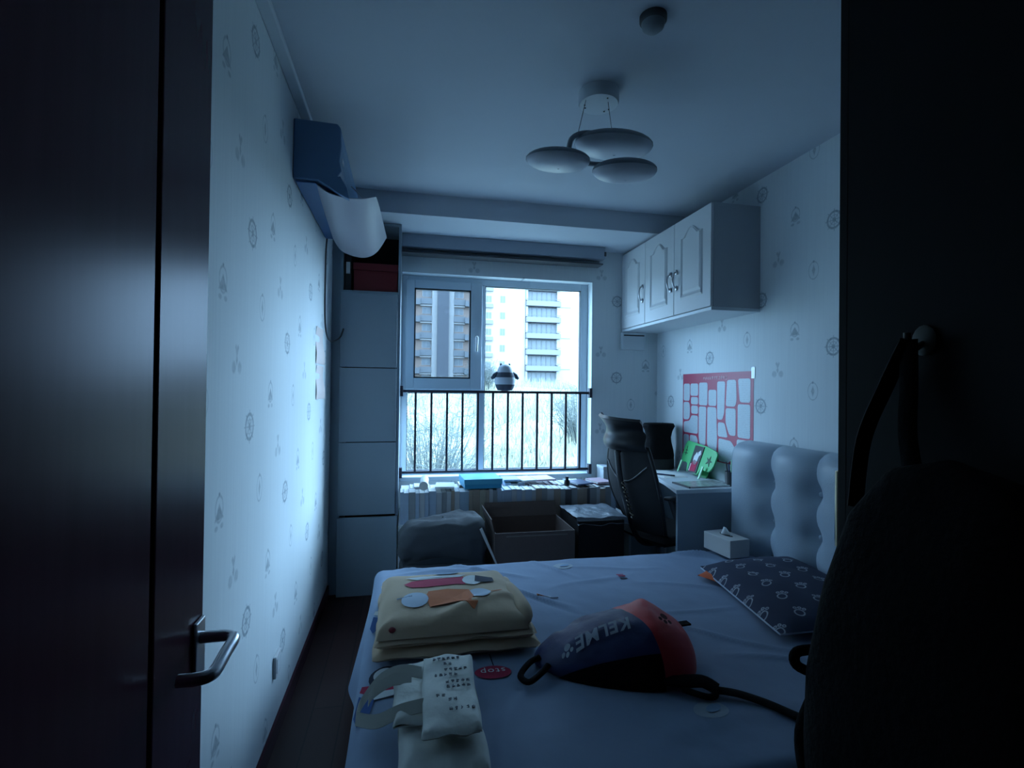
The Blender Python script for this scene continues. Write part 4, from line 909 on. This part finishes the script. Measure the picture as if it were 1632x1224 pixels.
# ------------------------------------------------------------------ black office chair
ch = thing('office_chair', 'black ergonomic office chair with winged headrest pushed up to the desk', 'chair', (1.655, 3.16, 0), 0.26)
# local frame: +x is forward, backrest at -x
def back_fn(u, v):                                  # u across, v up
    z = 0.50 + 0.56 * v; hw = 0.155 + 0.075 * math.sin(PI * min(1, v * .9 + .05)) + 0.02 * v
    x = -0.135 - 0.165 * v - 0.035 * math.sin(PI * v); y = hw * (2 * u - 1)
    return (x + 0.055 * (2 * u - 1) ** 2, y, z)
MB().grid(back_fn, 16, 24).build('back_mesh', M_mesh, ch, smooth=True, solid=0.006)
fr_ = [back_fn(0, k / 14) for k in range(15)] + [back_fn(k / 10, 1) for k in range(1, 11)] + [back_fn(1, 1 - k / 14) for k in range(1, 15)]
MB().tube(fr_, 0.013, 8).build('back_frame', M_black, ch, smooth=True)
MB().tube([(back_fn(.06 + .88 * k / 12, .80 - .20 * math.sin(PI * k / 12))[0] - .012, back_fn(.06 + .88 * k / 12, .8)[1], 0.50 + .56 * (.80 - .20 * math.sin(PI * k / 12))) for k in range(13)], 0.006, 6).build('back_seam', M_dgrey, ch, smooth=True)
def head_fn(u, v):
    t_ = 2 * u - 1; z = 1.055 + 0.215 * v
    waist = 1.0 - 0.16 * math.exp(-((v - .62) / .2) ** 2) + 0.04 * v
    flare = 0.05 * v ** 4 + 0.03 * math.exp(-((v - .15) / .2) ** 2)
    return (-0.335 - 0.03 * v - flare + 0.10 * t_ * t_, 0.185 * t_ * waist, z - 0.03 * (1 - t_) * .5 * v)
MB().grid(head_fn, 20, 20).build('headrest', mat('soft_black_vinyl', (.013, .013, .015), .38), ch, smooth=True, solid=0.022)
MB().tube([(-0.325, 0, 1.02), (-0.345, 0, 1.10)], 0.02, 8).build('headrest_stem', M_black, ch, smooth=True)
MB().tube(bez([(-0.335, 0, 1.03), (-0.31, 0, 0.86), (-0.255, 0, 0.68), (-0.20, 0, 0.52), (-0.12, 0, 0.42), (0.0, 0, 0.40)], 24), 0.024, 8, .6).build('spine', M_black, ch, smooth=True)
hx = [(-0.312 + 0.085 * k / 60 + .010 * math.cos(k * .9), -0.03 + .010 * math.sin(k * .9), 0.84 - 0.24 * k / 60) for k in range(61)]
MB().tube(hx, 0.003, 5).build('lumbar_spring', mat('dull_brass', (.35, .30, .22), .4, metal=.8), ch, smooth=True)
def seat_fn(u, v, s_=1):
    x, y = 2 * u - 1, 2 * v - 1; k = max(0, 1 - max(abs(x), abs(y)) ** 6) ** .4
    return (0.08 + 0.23 * x, 0.235 * y, 0.465 + s_ * 0.035 * k + .01 * y * y)
MB().grid(lambda u, v: seat_fn(u, v, 1), 18, 18).grid(lambda u, v: seat_fn(u, v, -1), 18, 18).build('seat', M_blackcloth, ch, smooth=True)
for sg_ in (-1, 1):
    a_ = MB().tube(bez([(0.02, sg_ * 0.18, 0.43), (0.02, sg_ * 0.235, 0.44), (-0.02, sg_ * 0.245, 0.54), (-0.105, sg_ * 0.245, 0.745)], 16), 0.024, 8, .7).build('armrest_post', M_dgrey, ch, smooth=True)
    B(-0.15, -0.06, sg_ * 0.245 - .03, sg_ * .245 + .03, 0.742, 0.766).build('armrest_pad', M_black, ch, bevel=0.012)
MB().tube([(0.05, 0, 0.43), (0.05, 0, 0.10)], [0.028, 0.025], 12).build('gas_column', M_chrome, ch, smooth=True)
B(-0.06, 0.16, -0.09, 0.09, 0.405, 0.435).build('tilt_mechanism', M_black, ch, bevel=.006)
for k in range(5):
    a = 2 * PI * k / 5 + .3; c_, s_ = math.cos(a), math.sin(a)
    MB().tube([(0.05, 0, 0.12), (0.05 + .28 * c_, .28 * s_, 0.075)], [0.026, 0.016], 8).build('base_leg', M_black, ch, smooth=True)
    MB().lathe([(0.004, -.02), (0.028, -.02), (0.028, .02), (0.004, .02)], 14).rot(Matrix.Translation((0.05 + .28 * c_, .28 * s_, 0.029)) @ Matrix.Rotation(a, 4, 'Z') @ Matrix.Rotation(PI / 2, 4, 'X')).build('caster', M_black, ch, smooth=True)

# ------------------------------------------------------------------ book bench under the window
bn = thing('book_bench', 'low pale bench under the window carrying rows of books', 'bench', (0.78, 3.7, 0))
part(bn, B(-0.03, 1.62, 3.46, 3.975, 0.485, 0.505), 'top_board', M_lam, bevel=.002)
for x in (-0.03, 0.52, 1.07, 1.60): part(bn, B(x, x + .018, 3.47, 3.97, 0, 0.485), 'upright', M_lam)
part(bn, B(-0.012, 1.6, 3.95, 3.968, 0.1, 0.485), 'back_board', M_lam)
ORD = ['first', 'second', 'third', 'fourth', 'fifth', 'sixth', 'seventh', 'eighth', 'ninth', 'tenth', 'eleventh', 'twelfth', 'thirteenth', 'fourteenth', 'fifteenth', 'sixteenth', 'seventeenth', 'eighteenth', 'nineteenth', 'twentieth']
def ordn(k):
    if k < 20: return ORD[k]
    tens = {2: 'twenty', 3: 'thirty', 4: 'forty', 5: 'fifty'}[(k + 1) // 10]; r_ = (k + 1) % 10
    return (tens[:-1] + 'ieth') if r_ == 0 else tens + '-' + ORD[r_ - 1]
BC = [('slate blue', (.40, .48, .60)), ('grey', (.50, .51, .54)), ('white', (.65, .66, .67)), ('dark grey', (.30, .31, .33)), ('brown', (.36, .28, .23)), ('pale blue', (.36, .46, .58)), ('black', (.09, .09, .10)), ('beige', (.42, .37, .30)), ('red', (.36, .08, .08)), ('navy', (.05, .07, .15)), ('pale pink', (.60, .42, .48))]
def book(x0, wd, y0, dp, z0, ht, ci, label, lean=0.0, group=None):
    nm, c = BC[ci]; m = mat('cover_' + nm.replace(' ', '_'), c, 0.5, noise_amt=.08, noise_scale=30)
    t_ = thing('book', label, 'book', (x0 + wd / 2, y0 + dp / 2, z0), 0, group)
    t_.rotation_euler = (0, lean, 0)
    a, b = wd / 2, dp / 2; k = 0.0015
    cv = MB().box(-a, -a + k, -b, b, 0, ht).box(a - k, a, -b, b, 0, ht).box(-a + k, a - k, -b, -b + k, 0, ht)
    cv.build('cover', m, t_)
    B(-a + k, a - k, -b + k, b - .004, .003, ht - .003).build('page_block', M_paper, t_)
    return t_
rb_ = random.Random(21); x = -0.020; k = 0
seq = [0, 0, 3, 0, 1, 0, 0, 1, 3, 1, 4, 1, 5, 4, 4, 7, 4, 1, 3, 0, 0, 0, 1, 0, 1, 0, 1, 4, 3, 1, 4, 3, 6, 3, 4, 4, 6, 3, 1, 4, 3]
while x < 1.50:
    wd = 0.020 + 0.030 * rb_.random() ** 1.3
    if k in (12,): wd = 0.062
    ci = seq[k % len(seq)]; ht = 0.205 + 0.014 * rb_.random() - (0.004 if x > 1 else 0)
    book(x, wd, 3.50 + 0.006 * rb_.random(), 0.15, 0.505, ht, ci, '%s book standing %s from the tall cabinet in the front row' % (BC[ci][0], ordn(k)), 0, 'books in the front row on the bench')
    x += wd + 0.0012; k += 1
NF = k
x = -0.015; k = 0
while x < 1.46:
    wd = 0.022 + 0.045 * rb_.random() ** 1.2; ci = rb_.choice([2, 2, 5, 5, 1, 0, 10, 2, 7, 8, 9]); ht = 0.195 + 0.030 * rb_.random()
    book(x, wd, 3.675 + 0.01 * rb_.random(), 0.17, 0.505, ht, ci, '%s book standing %s from the tall cabinet in the rear row' % (BC[ci][0], ordn(k)), 0, 'books in the rear row by the sill')
    x += wd + 0.002; k += 1
def flat_book(x, y, wd, dp, th, z, rz, ci, label):
    nm, c = BC[ci]; m = mat('cover_' + nm.replace(' ', '_'), c, 0.5)
    t_ = thing('book', label, 'book', (x, y, z), rz, 'books lying on top of the rows')
    a, b = wd / 2, dp / 2
    MB().box(-a, a, -b, b, 0, .0015).box(-a, a, -b, b, th - .0015, th).box(-a, a, -b, -b + .0015, .0015, th - .0015).build('cover', m, t_); B(-a + .002, a - .003, -b + .0015, b - .003, .0015, th - .0015).build('page_block', M_paper, t_)
ZT = 0.7265
flat_book(0.285, 3.62, 0.13, 0.17, 0.012, ZT + .004, -0.1, 2, 'thin white book lying flat left of the sky-blue box')
flat_book(0.90, 3.78, 0.13, 0.19, 0.010, ZT + .010, 0.25, 2, 'white book lying flat on the rear row right of the sky-blue box')
flat_book(1.03, 3.78, 0.15, 0.19, 0.012, ZT + .010, 0.1, 10, 'pale pink book lying flat on the rear row')
flat_book(1.27, 3.62, 0.14, 0.17, 0.010, ZT + .002, 0.30, 9, 'navy book lying flat near the right end of the front row')
flat_book(1.44, 3.66, 0.13, 0.18, 0.012, ZT + .002, 0.2, 10, 'pale pink book lying flat beside the office chair')
flat_book(0.78, 3.78, 0.12, 0.16, 0.014, ZT + .010, 0.0, 5, 'pale blue book lying flat just right of the sky-blue box')
bb = thing('blue_box', 'sky-blue shallow box lying on the books below the window', 'box', (0.535, 3.635, ZT), 0.05)
B(-0.130, 0.130, -0.12, 0.12, 0, 0.060).build('tray', M_sky, bb, bevel=.002); B(-0.134, 0.134, -0.124, 0.124, 0.030, 0.066).build('lid', mat('sky_blue_lid', (0.10, 0.48, 0.70), .45), bb, bevel=.002)
rr_ = thing('paper_roll', 'white paper roll with dark hollow end lying on the books', 'paper roll', (0.140, 3.62, ZT + .031), -0.06)
Rr = Matrix.Rotation(-PI / 2, 4, 'X')
MB().lathe([(0.024, -0.12), (0.030, -0.12), (0.030, 0.14), (0.024, 0.14), (0.023, 0.10), (0.023, -.10)], 20).rot(Rr).build('roll', M_paper, rr_, smooth=True)
MB().lathe([(0.0225, -0.10), (0.0225, -0.096)], 20).rot(Rr).build('core', mat('brown_core', (.12, .09, .08), .9), rr_)
ib = thing('ink_bottle', 'small dark bottle standing on the books in front of the window', 'bottle', (1.155, 3.555, ZT - .004))
MB().lathe([(0.018, 0), (0.020, 0.004), (0.020, 0.035), (0.012, 0.045), (0.010, 0.050)], 16).build('body', M_black, ib, smooth=True); MB().lathe([(0.012, 0.050), (0.012, 0.068), (0.002, 0.069)], 16).build('cap', M_iron, ib, smooth=True)
wbx = thing('storage_box', 'white storage box at the bench end between books and desk', 'box', (1.600, 3.90, 0.505))
B(-0.055, 0.05, -0.07, 0.07, 0, 0.28).build('body', M_lam, wbx, bevel=.004); B(-0.058, 0.053, -0.073, 0.073, 0.28, 0.305).build('lid', M_lam, wbx, bevel=.004)

# ------------------------------------------------------------------ bags and boxes on the floor behind the bed
gb = thing('grey_bag', 'slumped grey woven bag on the floor by the tall cabinet', 'bag', (0.24, 3.17, 0))
def gbf(u, v):
    th = 2 * PI * u; c_, s_ = math.cos(th), math.sin(th)
    prof_ = [(0.9, 0.0), (1.0, 0.04), (1.02, 0.25), (0.96, 0.40), (1.0, 0.45), (1.0, 0.52), (0.94, 0.58), (0.82, 0.615), (0.5, 0.632), (0.02, 0.635)]
    k = v * (len(prof_) - 1); i = min(int(k), len(prof_) - 2); f = k - i
    r_ = prof_[i][0] * (1 - f) + prof_[i + 1][0] * f; z = prof_[i][1] * (1 - f) + prof_[i + 1][1] * f
    x = 0.265 * r_ * math.copysign(abs(c_) ** .35, c_); y = 0.16 * r_ * math.copysign(abs(s_) ** .35, s_)
    d = 0.026 * noise.noise((x * 6, y * 6, z * 6)) + .012 * noise.noise((x * 18, y * 18, z * 18))
    return (x + d, y + d, max(0, z + (0.02 * x / .26 - .005 + d if z > .1 else 0)))
MB().grid(gbf, 64, 40).build('body', M_greybag, gb, smooth=True)
MB().grid(lambda u, v: (-0.225 + 0.37 * u, -0.178 - 0.012 * math.sin(PI * u), 0.405 + .012 * u + 0.03 * v * math.sin(PI * u)), 16, 4).build('open_pocket', M_gasket, gb, smooth=True, solid=.003)
MB().grid(lambda u, v: (-0.235 + 0.40 * u, -0.190 - 0.010 * math.sin(PI * u) * v, 0.02 + 0.385 * v), 16, 8).build('front_pocket', M_greybag, gb, smooth=True, solid=.004)
def cardboard(name, label, x0, x1, y0, y1, z1, m, flaps):
    t_ = thing(name, label, 'box', ((x0 + x1) / 2, (y0 + y1) / 2, 0)); a, b, k = (x1 - x0) / 2, (y1 - y0) / 2, .005
    B(-a, a, -b, -b + k, 0, z1).build('side', m, t_); B(-a, a, b - k, b, 0, z1).build('side', m, t_); B(-a, -a + k, -b + k, b - k, 0, z1).build('side', m, t_); B(a - k, a, -b + k, b - k, 0, z1).build('side', m, t_); B(-a + k, a - k, -b + k, b - k, 0, k).build('bottom', m, t_)
    for (p, q, dx, dy, dz) in flaps:
        mb = MB(); pts = [(p[0], p[1], z1), (q[0], q[1], z1), (q[0] + dx, q[1] + dy, z1 + dz), (p[0] + dx, p[1] + dy, z1 + dz)]
        mb.add(pts, [(0, 1, 2, 3)]).build('flap', m, t_, solid=.005)
    return t_
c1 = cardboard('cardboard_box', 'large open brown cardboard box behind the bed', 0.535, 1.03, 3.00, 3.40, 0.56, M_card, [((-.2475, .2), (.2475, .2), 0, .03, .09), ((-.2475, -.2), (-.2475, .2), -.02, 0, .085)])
MB().box(-0.18, 0.20, -0.2015, -0.2002, 0.535, 0.541).build('tape_strip', mat('dull_tape', (.20, .15, .12), .3), c1)
part(c1, MB().add([(0.436, 2.965, 0.60), (0.450, 2.965, 0.61), (0.486, 2.975, 0.53), (0.548, 2.985, 0.385), (0.540, 2.985, 0.38), (0.468, 2.975, 0.53)], [(0, 1, 2, 3, 4, 5)]), 'white_flap_edge', M_cardedge, solid=.004)
c2 = cardboard('cardboard_box', 'dark cardboard box wrapped in film beside the office chair', 1.06, 1.36, 3.02, 3.38, 0.605, M_dark, [])
MB().grid(lambda u, v: (-0.155 + 0.34 * u, -0.19 + .40 * v, 0.618 + 0.010 * noise.noise((u * 6, v * 4, 3)) + .006 * math.sin(u * 11) * (1 - v) - (0.035 if v < .08 else 0)), 30, 20).build('film_wrap', M_film, c2, smooth=True, solid=.001)
rbx = thing('low_red_box', 'low dark red box on the floor in front of the grey bag', 'box', (0.28, 2.87, 0))
B(-0.22, 0.24, -.07, .07, 0, 0.30).build('body', mat('dull_maroon', (.09, .02, .03), .7), rbx, bevel=.004); B(-0.223, .243, -.073, .073, .30, .335).build('lid', MATS['dull_maroon'], rbx, bevel=.004)

# ------------------------------------------------------------------ wardrobe and hanging bag at the right
wd_ = thing('wardrobe', 'near-black wooden wardrobe at the right edge of the view', 'wardrobe', (1.40, 0.45, 0))
def wdp(mb, name, m, **k): return part(wd_, mb, name, m, **k)
wdp(B(0.722, 0.742, 0.155, 0.725, 0, 2.40), 'side_panel', M_dark); wdp(B(2.06, 2.08, 0.155, 0.725, 0, 2.40), 'side_panel', M_dark)
wdp(B(0.742, 2.06, 0.155, 0.725, 2.38, 2.40), 'top_panel', M_dark); wdp(B(0.742, 2.06, 0.155, 0.165, 0, 2.38), 'back_panel', M_dark); wdp(B(0.742, 2.06, 0.165, 0.70, 0, 0.07), 'plinth', M_dark)
for k in range(3):
    x0 = 0.722 + k * 0.4527; d_ = wdp(B(x0 + .001, x0 + 0.4517, 0.726, 0.744, 0.07, 2.39), 'door', M_dark, bevel=.002)
    hx_ = x0 + (0.03 if k != 1 else .42)
    MB().tube([(hx_, 0.744, 1.29), (hx_, 0.772, 1.28), (hx_, 0.772, 1.15), (hx_, 0.744, 1.14)], 0.005, 8).build('handle', mat('old_brass', (.45, .38, .26), .3, metal=1), d_, smooth=True)
hk = thing('wall_hook', 'small pale hook on the wardrobe side above the black bag', 'hook', (0.722, 0.592, 1.495))
MB().ellipsoid((-0.004, 0, 0.0), (0.004, 0.018, 0.022), 12, 8).build('plate', mat('hook_grey', (.10, .10, .085), .5), hk, smooth=True)
MB().tube(bez([(-0.006, 0, -0.004), (-0.024, 0, -0.014), (-0.032, 0, -0.004), (-0.033, 0, 0.010)], 12), 0.0045, 8).build('prong', MATS['hook_grey'], hk, smooth=True)
hb = thing('hanging_backpack', 'black backpack hanging by its strap from the wardrobe hook', 'backpack', (0.648, 0.50, 0.45))
def hbf(u, v):
    th = 2 * PI * u; c_, s_ = math.cos(th), math.sin(th)
    prof_ = [(0.02, 0.0), (0.75, 0.02), (0.98, 0.10), (1.05, 0.28), (1.08, 0.45), (1.06, 0.55), (0.92, 0.68), (0.70, 0.80), (0.40, 0.87), (0.02, 0.89)]
    k = v * (len(prof_) - 1); i = min(int(k), len(prof_) - 2); f = k - i; f = f * f * (3 - 2 * f) * .4 + f * .6
    r_ = prof_[i][0] * (1 - f) + prof_[i + 1][0] * f; z = prof_[i][1] * (1 - f) + prof_[i + 1][1] * f
    x = 0.066 * r_ * math.copysign(abs(c_) ** .6, c_); y = 0.180 * r_ * math.copysign(abs(s_) ** .6, s_)
    d = 0.006 * noise.noise((x * 12, y * 12, z * 9)); return (min(0.072, x + d), y + d, z)
MB().grid(hbf, 40, 40).build('body', M_blackcloth, hb, smooth=True)
for dy in (-0.02, 0.015):
    MB().tube(bez([(0.043, 0.092, 1.045), (0.042, 0.11 + dy, 0.98), (0.03, 0.12 + dy * 2, 0.90), (0.01, 0.10 + dy * 3, 0.80)], 20), 0.014, 8, .5).build('shoulder_strap', M_blackcloth, hb, smooth=True)
MB().tube(bez([(-0.02, 0.18, 0.575), (-0.045, 0.195, 0.565), (-0.045, 0.195, 0.545), (-0.02, 0.18, 0.535)], 16), 0.008, 8).build('side_loop', M_blackcloth, hb, smooth=True)
MB().tube(bez([(-0.02, 0.19, 0.50), (-0.04, 0.195, 0.44), (-0.055, 0.165, 0.39), (-0.07, 0.11, 0.37), (-0.075, 0.06, 0.38)], 20), 0.009, 8, .4).build('compression_strap', M_blackcloth, hb, smooth=True)
